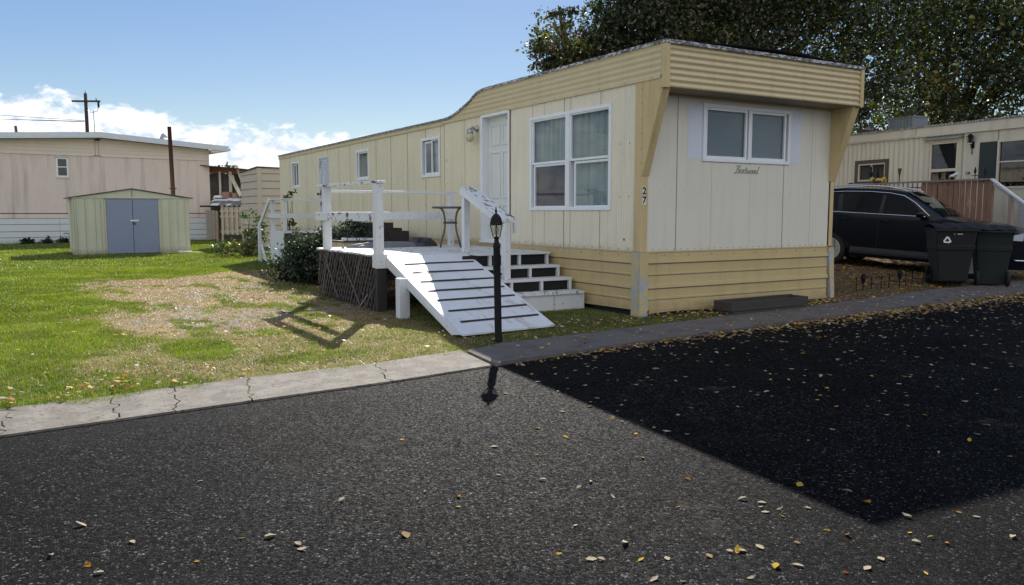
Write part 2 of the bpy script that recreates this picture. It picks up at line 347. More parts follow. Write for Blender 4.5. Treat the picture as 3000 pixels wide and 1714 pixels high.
def axis(segs):
    out = []
    for a, b, st in segs: out += list(np.arange(a, b, st))
    return np.array(out+[segs[-1][1]])
gx = axis([(-120, -30, 6), (-30, -12, 1), (-12, -8.5, .12), (-8.5, 4, .06), (4, 12, .12), (12, 30, 1), (30, 140, 6)])
gy = axis([(0, 1, .05), (1, 4, .05), (4, 14, .1), (14, 44, .5), (44, 160, 6)])
GX, GYt = np.meshgrid(gx, gy)
GYw = GYt+curb_front(GX)+.25*(1-np.clip(GYt/30, 0, 1))
Hh = height(GX, GYw)
# soil is broken up a little where it is bare
g_, d_, gr_ = cover(GX, GYw)
Hh = Hh+.012*(vn(GX*22, GYw*22)-.5)*d_
tn = fbm(GX*9, GYw*9)[..., None]; t2 = fbm(GX*2.3+5, GYw*2.3)[..., None]
soil = np.array((.18, .125, .068))*(1-t2)+np.array((.32, .215, .105))*t2
soil = soil*(.65+.7*tn)
gravc = np.array((.20, .20, .215))*(.5+1.0*vn(GX*30, GYw*30)[..., None])
grn = np.array((.075, .10, .022))*(.7+.6*tn)
fl_ = vn(GX*30+9, GYw*26)[..., None]; soil = soil*(.72+.55*fl_**2)
Cg = soil*(1-gr_[..., None])+gravc*gr_[..., None]
Cg = Cg*(1-g_[..., None])+grn*g_[..., None]
under = (sstep(GX, -3.3, -2.6)*sstep(8-GYw, 0, 1))[..., None]; Cg = Cg*(1-.45*under)  # soil colour darkened to paint the shade under and around the deck
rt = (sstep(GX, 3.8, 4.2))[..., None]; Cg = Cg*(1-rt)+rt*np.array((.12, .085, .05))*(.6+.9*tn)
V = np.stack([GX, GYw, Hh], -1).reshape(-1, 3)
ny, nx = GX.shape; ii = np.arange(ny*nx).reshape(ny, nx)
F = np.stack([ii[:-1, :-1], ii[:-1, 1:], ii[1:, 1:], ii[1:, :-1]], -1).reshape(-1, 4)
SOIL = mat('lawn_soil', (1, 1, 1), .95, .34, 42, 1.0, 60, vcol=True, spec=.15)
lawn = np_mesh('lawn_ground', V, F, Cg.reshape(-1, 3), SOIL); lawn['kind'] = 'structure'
m = MB(); m.box(-1500, 1500, -1500, 1500, -.9, -.6, SOIL0 := mat('far_soil', (.16, .13, .09), .95, .2, .1)); o = m.build('ground'); o['kind'] = 'structure'

# asphalt ---------------------------------------------------------------
def asphalt():
    m = bpy.data.materials.new('chip_seal_asphalt'); m.use_nodes = True; nt = m.node_tree; N = nt.nodes; L = nt.links; p = N['Principled BSDF']
    tc = N.new('ShaderNodeTexCoord'); vec = tc.outputs['Object']
    vo = N.new('ShaderNodeTexVoronoi'); vo.inputs['Scale'].default_value = 80; vo.inputs['Randomness'].default_value = 1; L.new(vec, vo.inputs['Vector'])
    ve = N.new('ShaderNodeTexVoronoi'); ve.inputs['Scale'].default_value = 80; ve.feature = 'DISTANCE_TO_EDGE'; L.new(vec, ve.inputs['Vector'])
    sp = N.new('ShaderNodeSeparateColor'); L.new(vo.outputs['Color'], sp.inputs[0])
    r = N.new('ShaderNodeValToRGB'); cr = r.color_ramp; cr.interpolation = 'LINEAR'
    cr.elements[0].position = 0; cr.elements[0].color = (.006, .006, .0075, 1); cr.elements[1].position = 1; cr.elements[1].color = (.26, .255, .25, 1)
    for pos, c in ((.42, (.006, .0062, .0078)), (.66, (.0135, .0138, .0158)), (.84, (.034, .0345, .0365)), (.95, (.105, .106, .108))):
        e = cr.elements.new(pos); e.color = (*c, 1)
    L.new(sp.outputs[0], r.inputs[0])
    big = noise(nt, vec, .55, 5, .6); mid = noise(nt, vec, 3.2, 5, .6)
    h = N.new('ShaderNodeHueSaturation'); L.new(r.outputs[0], h.inputs['Color'])
    L.new(mth(nt, 'ADD', mth(nt, 'MULTIPLY', big, .9), mth(nt, 'ADD', mth(nt, 'MULTIPLY', mid, .75), -.42)), h.inputs['Value'])
    ed = N.new('ShaderNodeMapRange'); ed.inputs[1].default_value = 0; ed.inputs[2].default_value = .17; L.new(ve.outputs['Distance'], ed.inputs[0])
    mx = N.new('ShaderNodeMix'); mx.data_type = 'RGBA'; L.new(ed.outputs[0], mx.inputs['Factor']); mx.inputs['A'].default_value = (.004, .004, .005, 1); L.new(h.outputs[0], mx.inputs['B'])
    # sandy grit swept against the kerb and in faint worn patches
    sxyz = N.new('ShaderNodeSeparateXYZ'); L.new(vec, sxyz.inputs[0])
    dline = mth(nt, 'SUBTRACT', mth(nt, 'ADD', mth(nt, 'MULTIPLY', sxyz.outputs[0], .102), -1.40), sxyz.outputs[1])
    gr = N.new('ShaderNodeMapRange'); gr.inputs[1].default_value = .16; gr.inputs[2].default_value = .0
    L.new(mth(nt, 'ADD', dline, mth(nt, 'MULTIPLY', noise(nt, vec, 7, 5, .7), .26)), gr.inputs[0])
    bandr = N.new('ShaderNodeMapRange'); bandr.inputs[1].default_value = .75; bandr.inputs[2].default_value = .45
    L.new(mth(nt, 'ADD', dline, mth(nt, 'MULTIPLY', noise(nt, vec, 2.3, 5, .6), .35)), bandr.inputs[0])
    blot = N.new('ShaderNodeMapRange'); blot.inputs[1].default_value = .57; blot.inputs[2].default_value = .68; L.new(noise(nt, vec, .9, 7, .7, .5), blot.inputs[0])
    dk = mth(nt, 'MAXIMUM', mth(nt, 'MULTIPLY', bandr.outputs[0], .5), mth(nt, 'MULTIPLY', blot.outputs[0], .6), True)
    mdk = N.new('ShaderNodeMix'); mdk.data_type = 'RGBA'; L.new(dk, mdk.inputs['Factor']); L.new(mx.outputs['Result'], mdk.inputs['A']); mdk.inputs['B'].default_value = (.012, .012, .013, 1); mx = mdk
    worn = N.new('ShaderNodeMapRange'); worn.inputs[1].default_value = .64; worn.inputs[2].default_value = .74; L.new(noise(nt, vec, 1.7, 6, .65), worn.inputs[0])
    f2 = mth(nt, 'MAXIMUM', mth(nt, 'MULTIPLY', gr.outputs[0], .8), mth(nt, 'MULTIPLY', worn.outputs[0], .5), True)
    mx2 = N.new('ShaderNodeMix'); mx2.data_type = 'RGBA'; L.new(f2, mx2.inputs['Factor']); L.new(mx.outputs['Result'], mx2.inputs['A']); mx2.inputs['B'].default_value = (.085, .072, .058, 1)
    L.new(mx2.outputs['Result'], p.inputs['Base Color'])
    L.new(mth(nt, 'ADD', mth(nt, 'MULTIPLY', sp.outputs[1], .35), .6), p.inputs['Roughness']); p.inputs['Specular IOR Level'].default_value = .03
    # each chip is a small tilted stone
    hgt = mth(nt, 'ADD', mth(nt, 'MULTIPLY', ed.outputs[0], .5), mth(nt, 'MULTIPLY', sp.outputs[2], .7))
    hgt = mth(nt, 'ADD', hgt, mth(nt, 'MULTIPLY', noise(nt, vec, 160, 2, .5), .6))
    b = N.new('ShaderNodeBump'); b.inputs['Strength'].default_value = .9; b.inputs['Distance'].default_value = .006; L.new(hgt, b.inputs['Height']); L.new(b.outputs[0], p.inputs['Normal'])
    return m
ASPH = asphalt()
m = MB()
xs = [-200, -60, -30, -12, -3.25, 10, 30, 60, 200]
xs = [-200, -60, -30, -12, -7.11, -5.55, -4.18, -3.24, -2.13, -1.5, -.55, .23, 3.27, 4.7, 6.66, 8.08, 14, 30, 60, 200]
def rrow(f): return [(x, f(x), float(base(f(x)))-.006) for x in xs]
rows_ = [lambda x: min(float(curb_front(x))+.12, 12)]+[lambda x, q=q: min(float(curb_front(x))+.1, q) for q in (-2.9, -12, -200)]
vs = [p for f in rows_ for p in rrow(f)]; k_ = len(xs)
m.add(vs, [(j*k_+i, j*k_+i+1, (j+1)*k_+i+1, (j+1)*k_+i) for j in range(len(rows_)-1) for i in range(k_-1)], ASPH)
o = m.build('asphalt_road'); o['kind'] = 'structure'

# kerb strip on the left: broken into slabs with cracks
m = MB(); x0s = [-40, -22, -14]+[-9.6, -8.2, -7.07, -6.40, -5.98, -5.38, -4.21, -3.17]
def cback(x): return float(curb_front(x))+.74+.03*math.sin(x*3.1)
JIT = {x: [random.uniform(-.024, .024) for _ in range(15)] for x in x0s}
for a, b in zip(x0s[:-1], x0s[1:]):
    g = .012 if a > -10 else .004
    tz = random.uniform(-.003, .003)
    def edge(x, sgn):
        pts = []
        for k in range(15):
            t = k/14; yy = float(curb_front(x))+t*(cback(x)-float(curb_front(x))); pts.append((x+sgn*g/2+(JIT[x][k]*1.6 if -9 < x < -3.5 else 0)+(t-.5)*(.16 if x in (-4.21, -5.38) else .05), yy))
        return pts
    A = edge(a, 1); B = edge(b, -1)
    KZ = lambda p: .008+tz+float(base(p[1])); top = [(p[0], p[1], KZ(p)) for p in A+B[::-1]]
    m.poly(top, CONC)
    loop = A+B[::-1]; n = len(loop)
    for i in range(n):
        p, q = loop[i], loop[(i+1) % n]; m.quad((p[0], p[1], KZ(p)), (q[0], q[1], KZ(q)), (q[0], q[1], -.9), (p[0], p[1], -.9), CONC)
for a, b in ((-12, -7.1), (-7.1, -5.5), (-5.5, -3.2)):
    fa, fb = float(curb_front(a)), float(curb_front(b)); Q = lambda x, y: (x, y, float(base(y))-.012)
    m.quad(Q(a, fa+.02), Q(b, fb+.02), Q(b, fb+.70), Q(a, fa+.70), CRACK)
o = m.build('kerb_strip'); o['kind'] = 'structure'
# walkway slab on the right, a little higher and rotated
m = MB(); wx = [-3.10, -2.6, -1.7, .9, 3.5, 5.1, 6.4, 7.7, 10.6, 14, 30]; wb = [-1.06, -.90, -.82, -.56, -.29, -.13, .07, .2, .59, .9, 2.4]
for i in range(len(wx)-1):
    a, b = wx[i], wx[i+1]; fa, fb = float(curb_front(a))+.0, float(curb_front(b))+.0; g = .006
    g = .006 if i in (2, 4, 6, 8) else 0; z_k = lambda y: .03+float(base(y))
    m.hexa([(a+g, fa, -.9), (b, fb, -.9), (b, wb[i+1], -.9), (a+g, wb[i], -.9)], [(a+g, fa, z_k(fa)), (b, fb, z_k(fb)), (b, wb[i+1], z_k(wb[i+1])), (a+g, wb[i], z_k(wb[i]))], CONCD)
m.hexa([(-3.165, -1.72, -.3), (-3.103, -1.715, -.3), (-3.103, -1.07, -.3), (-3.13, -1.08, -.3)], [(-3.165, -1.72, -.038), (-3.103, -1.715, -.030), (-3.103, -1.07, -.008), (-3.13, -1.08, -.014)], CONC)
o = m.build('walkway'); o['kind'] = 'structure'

# ------------------------------------------------------------------ grass
def blades(name, n, xr, yr, hgt, wid, dens=None, seed=1, colour=None):
    r = np.random.default_rng(seed); x = r.uniform(*xr, n); y = r.uniform(*yr, n)
    k = y > np.where(x < -3.12, curb_front(x)+.66, np.interp(x, wx, wb)+.0)+.03*np.sin(x*3.1)+(vn(x*5, y*0)-.62)*.20
    k &= ~((x > -.02) & (x < 3.8) & (y > .02) & (y < 17.5))
    g, d, gv = cover(x, y); p = (g*1.0+(1-g)*.62*(1-gv*.5)); p *= np.where(x > 3.9, .6, 1)
    k &= r.random(n) < p
    x, y, g, d = x[k], y[k], g[k], d[k]; n = len(x); z = height(x, y)
    h = hgt*(.5+.9*r.random(n))*(.75+.6*fbm(x*1.3, y*1.3))*(.45+.55*g); a = r.uniform(0, 6.283, n); lean = r.normal(0, .45, n)
    isg = (r.random(n) < np.clip(g*1.15, 0, 1)); lean = np.where(isg, lean, lean*4); h = np.where(isg, h, h*.62); w = wid*(.6+.8*r.random(n))*np.where(isg, 1, 1.25)
    dx, dy = np.cos(a), np.sin(a); lx, ly = -dy*lean*h+r.normal(0, .15, n)*h, dx*lean*h+r.normal(0, .15, n)*h
    V = np.empty((n, 3, 3)); V[:, 0] = np.c_[x-dx*w/2, y-dy*w/2, z-.004]; V[:, 1] = np.c_[x+dx*w/2, y+dy*w/2, z-.004]; V[:, 2] = np.c_[x+lx, y+ly, z+h]
    t = r.random(n)[:, None]; pt = fbm(x*.6, y*.6)[:, None]; pt2 = sstep(fbm(x*2.5+3, y*2.5), .4, .65)[:, None]
    gc = (np.array((.092, .155, .018))*(1-pt)+np.array((.19, .245, .035))*pt)*(.55+.8*t); gc = gc*(.8+.35*pt2)
    yel = r.random(n)[:, None] < (.07+.2*pt2*.5); gc = np.where(yel, np.array((.34, .29, .12))*(.6+.6*t), gc)
    st = (np.array((.50, .33, .15))*(1-t)+np.array((.56, .47, .32))*t)*(.25+1.0*r.random(n)[:, None])
    red = (sstep(fbm(x*1.1+60, y*1.1), .58, .66)*.8)[:, None]; st = st*(1-red*.4)+np.array((.36, .17, .11))*red*.4
    isg = isg[:, None]; C = np.where(isg, gc, st)
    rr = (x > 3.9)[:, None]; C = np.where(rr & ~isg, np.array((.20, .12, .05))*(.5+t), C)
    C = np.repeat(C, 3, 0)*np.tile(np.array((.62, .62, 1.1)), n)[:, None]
    return np_mesh(name, V.reshape(-1, 3), np.arange(3*n).reshape(n, 3), C, GRASS)
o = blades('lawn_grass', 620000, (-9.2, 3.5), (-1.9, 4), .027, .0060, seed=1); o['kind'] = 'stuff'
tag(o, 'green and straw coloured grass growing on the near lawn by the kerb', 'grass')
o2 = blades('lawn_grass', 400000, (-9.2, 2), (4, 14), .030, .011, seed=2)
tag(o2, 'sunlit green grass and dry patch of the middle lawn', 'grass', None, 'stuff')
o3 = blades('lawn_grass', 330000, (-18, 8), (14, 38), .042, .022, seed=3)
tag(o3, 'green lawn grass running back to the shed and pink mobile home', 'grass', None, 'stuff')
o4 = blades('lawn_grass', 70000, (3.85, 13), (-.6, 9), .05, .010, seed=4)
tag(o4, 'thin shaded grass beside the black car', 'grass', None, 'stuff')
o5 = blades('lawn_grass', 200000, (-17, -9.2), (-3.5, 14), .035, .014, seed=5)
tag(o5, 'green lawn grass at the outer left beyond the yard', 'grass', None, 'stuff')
# bits of gravel on the worn patch
n = 26000; x = rng.uniform(-6.2, -2.0, n); y = rng.uniform(-1.3, 10, n); g, d, gv = cover(x, y); k = (rng.random(n) < d*(.12+.88*gv))
x, y = x[k], y[k]; n = len(x); z = height(x, y); s = rng.uniform(.005, .014, n)*(1+np.clip(y, 0, 9)*.10); T = np.array([(1, 0, 0), (-.5, .8, 0), (-.5, -.8, 0), (0, 0, .8)])
a = rng.uniform(0, 6.28, n); ca, sa = np.cos(a), np.sin(a)
V = np.stack([np.c_[x+s*(t[0]*ca-t[1]*sa), y+s*(t[0]*sa+t[1]*ca), z+s*t[2]] for t in T], 1)
Fp = np.array([(0, 1, 3), (1, 2, 3), (2, 0, 3)]); F = (np.arange(n)[:, None, None]*4+Fp).reshape(-1, 3)
C = np.repeat(np.array((.24, .22, .20))*(.15+1.7*rng.random((n, 1))**1.5), 4, 0)
PEB = mat('gravel_bits', (1, 1, 1), .8, 0, vcol=True)
o = np_mesh('gravel', V.reshape(-1, 3), F, C, PEB); tag(o, 'grey gravel bits scattered over the worn lawn patch', 'gravel', None, 'stuff')

# ------------------------------------------------------------------ wall tools
def corr(mb, T, u0, u1, z0, z1, holes, m, pitch=.05, amp=.003, n=8, shape='sin', fz=None):
    """ribbed sheet in a wall plane; T(u, out, z); holes = (ua, ub, za, zb); fz(u) -> top height"""
    us = list(np.arange(u0, u1, pitch/n))+[u1]
    for h in holes:
        for e in h[:2]:
            if u0 < e < u1: us.append(e)
    us = sorted(set(round(u, 5) for u in us))
    def out(u):
        p = (u/pitch) % 1
        if shape == 'sin': return amp*math.cos(2*math.pi*p)
        if shape == 'groove': return -amp if p < .14 else 0
        return amp if p < .5 else 0     # box rib
    for a, b in zip(us[:-1], us[1:]):
        if b-a < 1e-5: continue
        c = (a+b)/2; zs = [(z0, z1)]
        for h in holes:
            if h[0] < c < h[1]:
                nz = []
                for (p, q) in zs:
                    if h[3] <= p or h[2] >= q: nz.append((p, q)); continue
                    if p < h[2]: nz.append((p, h[2]))
                    if h[3] < q: nz.append((h[3], q))
                zs = nz
        for p, q in zs:
            qa = fz(a) if fz and q == z1 else q; qb = fz(b) if fz and q == z1 else q
            mb.quad(T(a, out(a), p), T(b, out(b), p), T(b, out(b), qb), T(a, out(a), qa), m)
def tbox(mb, T, u0, u1, o0, o1, z0, z1, m):
    mb.hexa([T(u0, o0, z0), T(u1, o0, z0), T(u1, o1, z0), T(u0, o1, z0)], [T(u0, o0, z1), T(u1, o0, z1), T(u1, o1, z1), T(u0, o1, z1)], m)
def ring(mb, T, u0, u1, z0, z1, w, o0, o1, m, wb=None):
    wb = wb or w
    tbox(mb, T, u0, u0+w, o0, o1, z0, z1, m); tbox(mb, T, u1-w, u1, o0, o1, z0, z1, m)
    tbox(mb, T, u0+w, u1-w, o0, o1-.001, z0, z0+wb, m); tbox(mb, T, u0+w, u1-w, o0, o1-.001, z1-w, z1, m)
def sheet(name, T, u0, u1, z0, z1, o, m, parent, wave=0, pitch=.1, jag=0):
    mb = MB(); n = max(1, int((u1-u0)/.012)) if wave else 1
    for i in range(n):
        a = u0+(u1-u0)*i/n; b = u0+(u1-u0)*(i+1)/n
        f = lambda u: o+wave*(math.sin(u*6.283/pitch)+.5*math.sin(u*6.283/pitch*1.7+1))
        mb.quad(T(a, f(a), z0), T(b, f(b), z0), T(b, f(b), z1), T(a, f(a), z1), m)
    return mb.build(name, parent, smooth=bool(wave))
def blinds(T, u0, u1, z0, z1, o, parent, step=.028):
    mb = MB(); k = int((z1-z0)/step)
    for i in range(k):
        z = z0+i*step; mb.quad(T(u0, o-.004, z), T(u1, o-.004, z), T(u1, o+.006, z+step*.86), T(u0, o+.006, z+step*.86), BLIND)
    return mb.build('blind', parent)

# ================================================================== MAIN MOBILE HOME
house = thing('mobile_home', 'cream and tan mobile home numbered 27 with a boxed out eyebrow over its front window', 'mobile home')
W_, L_ = 3.78, 17.5; S_ = .861
TS = lambda u, o, z: (-o, u, z)          # long side, u = y
TF = lambda u, o, z: (u, -o, z)          # front end, u = x
TR_ = lambda u, o, z: (W_+o, u, z); TB = lambda u, o, z: (u, L_+o, z)
WIN = {'big': (.636, 2.715, 1.408, 2.852), 'w2': (5.965, 6.83, 2.066, 2.843), 'w3': (9.74, 10.595, 2.126, 2.848), 'w4': (15.341, 16.117, 2.084, 2.854)}
DOOR = (3.34, 4.325, .865, 3.06); RD = (12.62, 13.50, .92, 2.86)
def roofz(y):
    if y <= 4.2: return 3.5
    pts = [(4.2, 3.5), (4.447, 3.472), (4.574, 3.424), (4.785, 3.33), (5.047, 3.257), (5.313, 3.185), (5.547, 3.148), (5.754, 3.137), (6.1, 3.135), (17.6, 3.14)]
    for (a, za), (b, zb) in zip(pts[:-1], pts[1:]):
        if a <= y <= b: return za+(zb-za)*(y-a)/(b-a)
    return 3.14
mb = MB(); holes = [(v[0]+.03, v[1]-.03, v[2]+.03, v[3]-.03) for v in WIN.values()]+[(DOOR[0]+.03, DOOR[1]-.03, DOOR[2]-.1, DOOR[3]-.03), (RD[0]+.03, RD[1]-.03, RD[2], RD[3]-.03)]
corr(mb, TS, .135, 3.34, S_, 3.075, holes, CREAMW, .05, .0036)
corr(mb, TS, 3.34, 5.8, S_, 3.075, holes, CREAM, .05, .0026)
corr(mb, TS, 5.8, 8.43, S_, 3.05, holes, CREAM, .05, .0018)
corr(mb, TS, 8.43, 17.5, S_, 3.05, holes, CREAM, .1016, .0016, 10, 'groove')
for y in (16.33, 14.65, 12.74, 11.87, 11.03, 10.14, 9.3, 8.43, 7.53, 6.64, 5.95, 5.79, 4.95, 2.65, 1.78, 1.61, .89, 2.3):
    za, zb = S_, 3.05
    segs = [(za, zb)]
    for h in list(WIN.values())+[DOOR]:
        if h[0] < y < h[1]: segs = [(za, h[2]), (h[3], zb)]
    for p, q in segs:
        if q-p > .02: tbox(mb, TS, y-.0022, y+.0022, .002, .0055 if y < 8 else .0045, p, q, SEAM_SHADE)
for y in np.arange(.25, 5, .2):
    tbox(mb, TS, y-.006, y+.006, .003, .009, S_+.022, S_+.034, SCREW)
    for z in (1.58, 2.28):
        if y < .62: tbox(mb, TS, y-.005, y+.005, .003, .009, z, z+.014, SCREW)
tbox(mb, TS, .33, .355, .003, .008, 1.0, 1.03, SCREW)
mb.build('side_wall', house)
mb = MB(); FW = (1.05, 2.773, 2.07, 2.845)
corr(mb, TF, .1, 3.69, S_, 2.93, [(FW[0]+.03, FW[1]-.03, FW[2]+.03, FW[3]-.03)], FRONTW, .0635, .0007)
for x in (.601, 1.241, 1.982, 2.673, 3.273):
    p1 = 2.07 if FW[0] < x < FW[1] else 2.9
    tbox(mb, TF, x-.003, x+.003, .0015, .005, S_, p1, SEAM_SHADE if x in (.601, 2.673) else FRONTW)
for x in np.arange(.2, 3.65, .125):
    tbox(mb, TF, x-.005, x+.005, .0015, .006, S_+.02, S_+.03, SCREW)
for x in np.arange(.3, 3.6, .21): tbox(mb, TF, x-.003, x+.003, .0015, .004, 1.66, 1.668, SCREW)
mb.build('end_wall', house)
mb = MB()    # newly painted rectangles either side of the front window
corr(mb, lambda u, o, z: (u, -o-.003, z), .79, 1.05, 2.10, 2.82, [], CREAMPATCH, .0635, .0018)
mb.build('paint_patch', house, label='bluish white repainted patch left of the front window'); mb = MB()
corr(mb, lambda u, o, z: (u, -o-.003, z), 2.773, 3.02, 2.10, 2.86, [], CREAMPATCH, .0635, .0018)
mb.build('paint_patch', house, label='bluish white repainted patch right of the front window')
mb = MB(); corr(mb, TR_, 0, 17.5, S_, 3.05, [], CREAM, .1016, .0015, 4, 'box'); corr(mb, TB, 0, W_, S_, 3.05, [], CREAM, .1016, .0015, 4, 'box')
mb.build('far_walls', house)
# skirting: lapped profiled panels
PROF = [(-.03, .03), (.075, .03), (.085, .012), (.095, .014), (.20, .014), (.214, .014), (.222, .022), (.245, .022), (.250, .010), (.355, .012), (.366, .012), (.374, .034), (.420, .030), (.428, .012), (.535, .012), (.543, .012), (.550, .022), (.568, .022), (.574, .010), (.69, .012), (.700, .012), (.708, .034), (.760, .030), (.764, .012), (.80, .012), (.842, .010), (.846, .020), (.861, .020)]
def skirt(T, u0, u1, dz=lambda u: 0):
    mb = MB(); n = 12
    P = [(z, o) for z, o in PROF if z >= .0]
    P = [(.065, .034), (.09, .034)]+[p for p in P if p[0] > .09]
    for i in range(n):
        a = u0+(u1-u0)*i/n; b = u0+(u1-u0)*(i+1)/n
        for (z1, o1), (z2, o2) in zip(P[:-1], P[1:]):
            k1 = dz(a) if z1 < .08 else 0; k2 = dz(b) if z1 < .08 else 0
            mb.quad(T(a, o1, z1+k1), T(b, o1, z1+k2), T(b, o2, z2), T(a, o2, z2), SKIRT)
    for z in (.700, .366): tbox(mb, T, u0, u1, .008, .0155, z-.010, z+.004, SEAM_SHADE)  # dark strips painted as the shade below the panel ledges
    for z in (.543, .214): tbox(mb, T, u0, u1, .008, .0155, z-.005, z+.001, SEAM_SHADE)
    for u in np.arange(u0+.3, u1, .43): tbox(mb, T, u-.007, u+.007, .01, .017, .80, .812, SCREW)
    return mb
mb = skirt(TS, .14, 17.5, lambda u: .02*math.sin(u*2)+(.02 if u < 1.5 else 0)); mb.build('skirting', house)
mb = skirt(TF, .1, 3.70, lambda u: -.03+.008*u+.01*math.sin(u*3)); mb.build('skirting', house)
mb = skirt(TR_, 0, 17.5); mb.build('skirting', house)
mb = MB(); mb.box(.03, W_-.03, .03, L_-.03, -.1, S_-.1, DARK); mb.build('crawl_space', house)
mb = MB()    # corner covers over the skirting
tbox(mb, TS, -.025, .135, .020, .042, -.02, .858, PEEL); mb.box(-.042, .10, -.045, -.022, -.02, .858, PEEL)
mb.build('corner_trim', house, label='flaking corner cover with blue grey bare patches')
mb = MB(); mb.hexa([(W_-.02, -.05, .06), (W_+.07, -.05, .06), (W_+.07, .10, .06), (W_-.02, .10, .06)], [(W_-.09, -.045, .84), (W_+.02, -.045, .84), (W_+.02, .10, .84), (W_-.09, .10, .84)], PEEL)
mb.build('corner_trim', house)
mb = MB()    # corner boards of the walls
mb.box(-.012, .0, -.0, .135, S_, 3.06, TAN); mb.box(-.012, .098, -.012, -.0, S_, 2.9, TAN); mb.build('corner_board', house); mb = MB()
mb.box(W_-.065, W_+.012, -.012, 0, S_, 2.9, TAN); mb.box(W_, W_+.012, 0, .1, S_, 3.06, TAN)
mb.build('corner_board', house)
# tapered end wings and boxed-out eyebrow over the front wall
OV = .43; FB = 2.933; FT = 3.461
for xa, xb, nm in ((-.012, .107, 'l'), (W_-.107, W_+.03, 'r')):
    mb = MB(); mb.prism([(-.001, 3.06), (-.001, 1.845), (-.018, 1.845), (-.395, FB-.0), (-.395, 3.06)], xa, xb, TAN, 'x'); mb.build('end_wing', house)
for xa in (-.013,):
    mb = MB(); mb.box(-.0165, -.0125, -.016, -.001, 1.86, 3.05, TAN)
    for z in np.arange(2.0, 3.05, .19): mb.box(-.0205, -.0160, -.012, -.002, z, z+.013, SCREW)
    mb.build('rivet_strip', house)
mb = MB()
T2 = lambda u, o, z: (u, -OV-o, z)
nz = 56
for i in range(nz):
    z1 = FB+(FT-FB)*i/nz; z2 = FB+(FT-FB)*(i+1)/nz; f = lambda z: .010*math.sin((z-FB)/.0775*6.283)
    mb.quad(T2(-.0, f(z1), z1), T2(W_, f(z1), z1), T2(W_, f(z2), z2), T2(-.0, f(z2), z2), TANF)
mb.build('eyebrow_front', house, smooth=True)
mb = MB(); mb.box(-.025, .05, -OV-.022, -OV-.004, FB-.01, FT, TAN); mb.box(-.024, -.003, -OV-.005, -OV+.07, FB-.01, FT, TAN); mb.build('eyebrow_corner', house); mb = MB(); mb.box(W_-.035, W_+.035, -OV-.022, -OV-.004, FB-.01, FT, TAN); mb.box(W_+.012, W_+.034, -OV, -OV+.06, FB-.01, FT, TAN)
mb.build('eyebrow_corner', house)
mb = MB(); mb.quad((0, -OV, FB), (W_, -OV, FB), (W_, 0, 2.925), (0, 0, 2.925), SOFFIT); mb.box(.1, W_-.1, -.03, -.002, 2.90, 2.925, TAN); mb.build('soffit', house)
# long side fascia with the stepped-down curve
mb = MB(); ys = list(np.arange(-.40, 4.2, .35))+list(np.arange(4.2, 5.8, .06))+[5.8]
for a, b in zip(ys[:-1], ys[1:]):
    zs = np.linspace(3.06, 3.5, 36)
    for z1, z2 in zip(zs[:-1], zs[1:]):
        f = lambda z: -.013-.006*math.sin((z-3.06)/.0775*6.283)
        za, zb = roofz(a)-.036, roofz(b)-.036
        if z1 >= max(za, zb): continue
        mb.quad((f(z1), a, min(z1, za)), (f(z1), b, min(z1, zb)), (f(z2), b, min(z2, zb)), (f(z2), a, min(z2, za)), TANF)
for a, b in zip(list(np.arange(5.8, 17.5, 1.0)), list(np.arange(6.8, 17.5, 1.0))+[17.52]): mb.quad((-.014, a, 3.035), (-.014, b, 3.035), (-.016, b, 3.105), (-.016, a, 3.105), TANF)
mb.box(-.024, -.0, -.38, 5.8, 3.045, 3.085, TANF); mb.box(-.024, 0, 5.8, 17.52, 3.02, 3.05, TANF)
for y in np.arange(-.2, 17, .55): mb.box(-.029, -.023, y-.006, y+.006, 3.06, 3.072, SCREW)
mb.build('side_fascia', house)
mb = MB()
ys = [-OV-.03]+list(np.arange(0, 4.2, .6))+list(np.arange(4.2, 5.9, .08))+list(np.arange(6, 17.5, .8))+[17.54]
for a, b in zip(ys[:-1], ys[1:]):
    for x0, x1 in ((-.034, .012), (W_-.012, W_+.044)):
        mb.hexa([(x0, a, roofz(a)-.036), (x1, a, roofz(a)-.036), (x1, b, roofz(b)-.036), (x0, b, roofz(b)-.036)], [(x0, a, roofz(a)+.006), (x1, a, roofz(a)+.006), (x1, b, roofz(b)+.006), (x0, b, roofz(b)+.006)], ROOFEDGE)
mb.box(.012, W_-.012, -OV-.034, -OV+.012, FT, 3.505, ROOFEDGE)
mb.build('roof_edge', house, label='weathered dark and chalky roof edging')
mb = MB()
for a, b in zip(ys[:-1], ys[1:]):
    for k in range(6):
        xa = W_*k/6; xb = W_*(k+1)/6; cr = lambda x: .07*math.sin(math.pi*x/W_)*(1 if True else 0)
        mb.quad((xa, a, roofz(a)-.005+cr(xa)), (xb, a, roofz(a)-.005+cr(xb)), (xb, b, roofz(b)-.005+cr(xb)), (xa, b, roofz(b)-.005+cr(xa)), ROOF)
mb.quad((W_, 0, 3.0), (W_, 5.8, 3.0), (W_, 5.8, 3.14), (W_, 0, 3.47), TANF); mb.box(W_, W_+.012, -.38, 17.5, 3.0, 3.13, TANF); mb.box(W_, W_+.012, -.38, 4.4, 3.13, 3.47, TANF)
mb.box(0, W_, L_, L_+.02, 3.0, 3.13, TANF)
mb.build('roof', house)

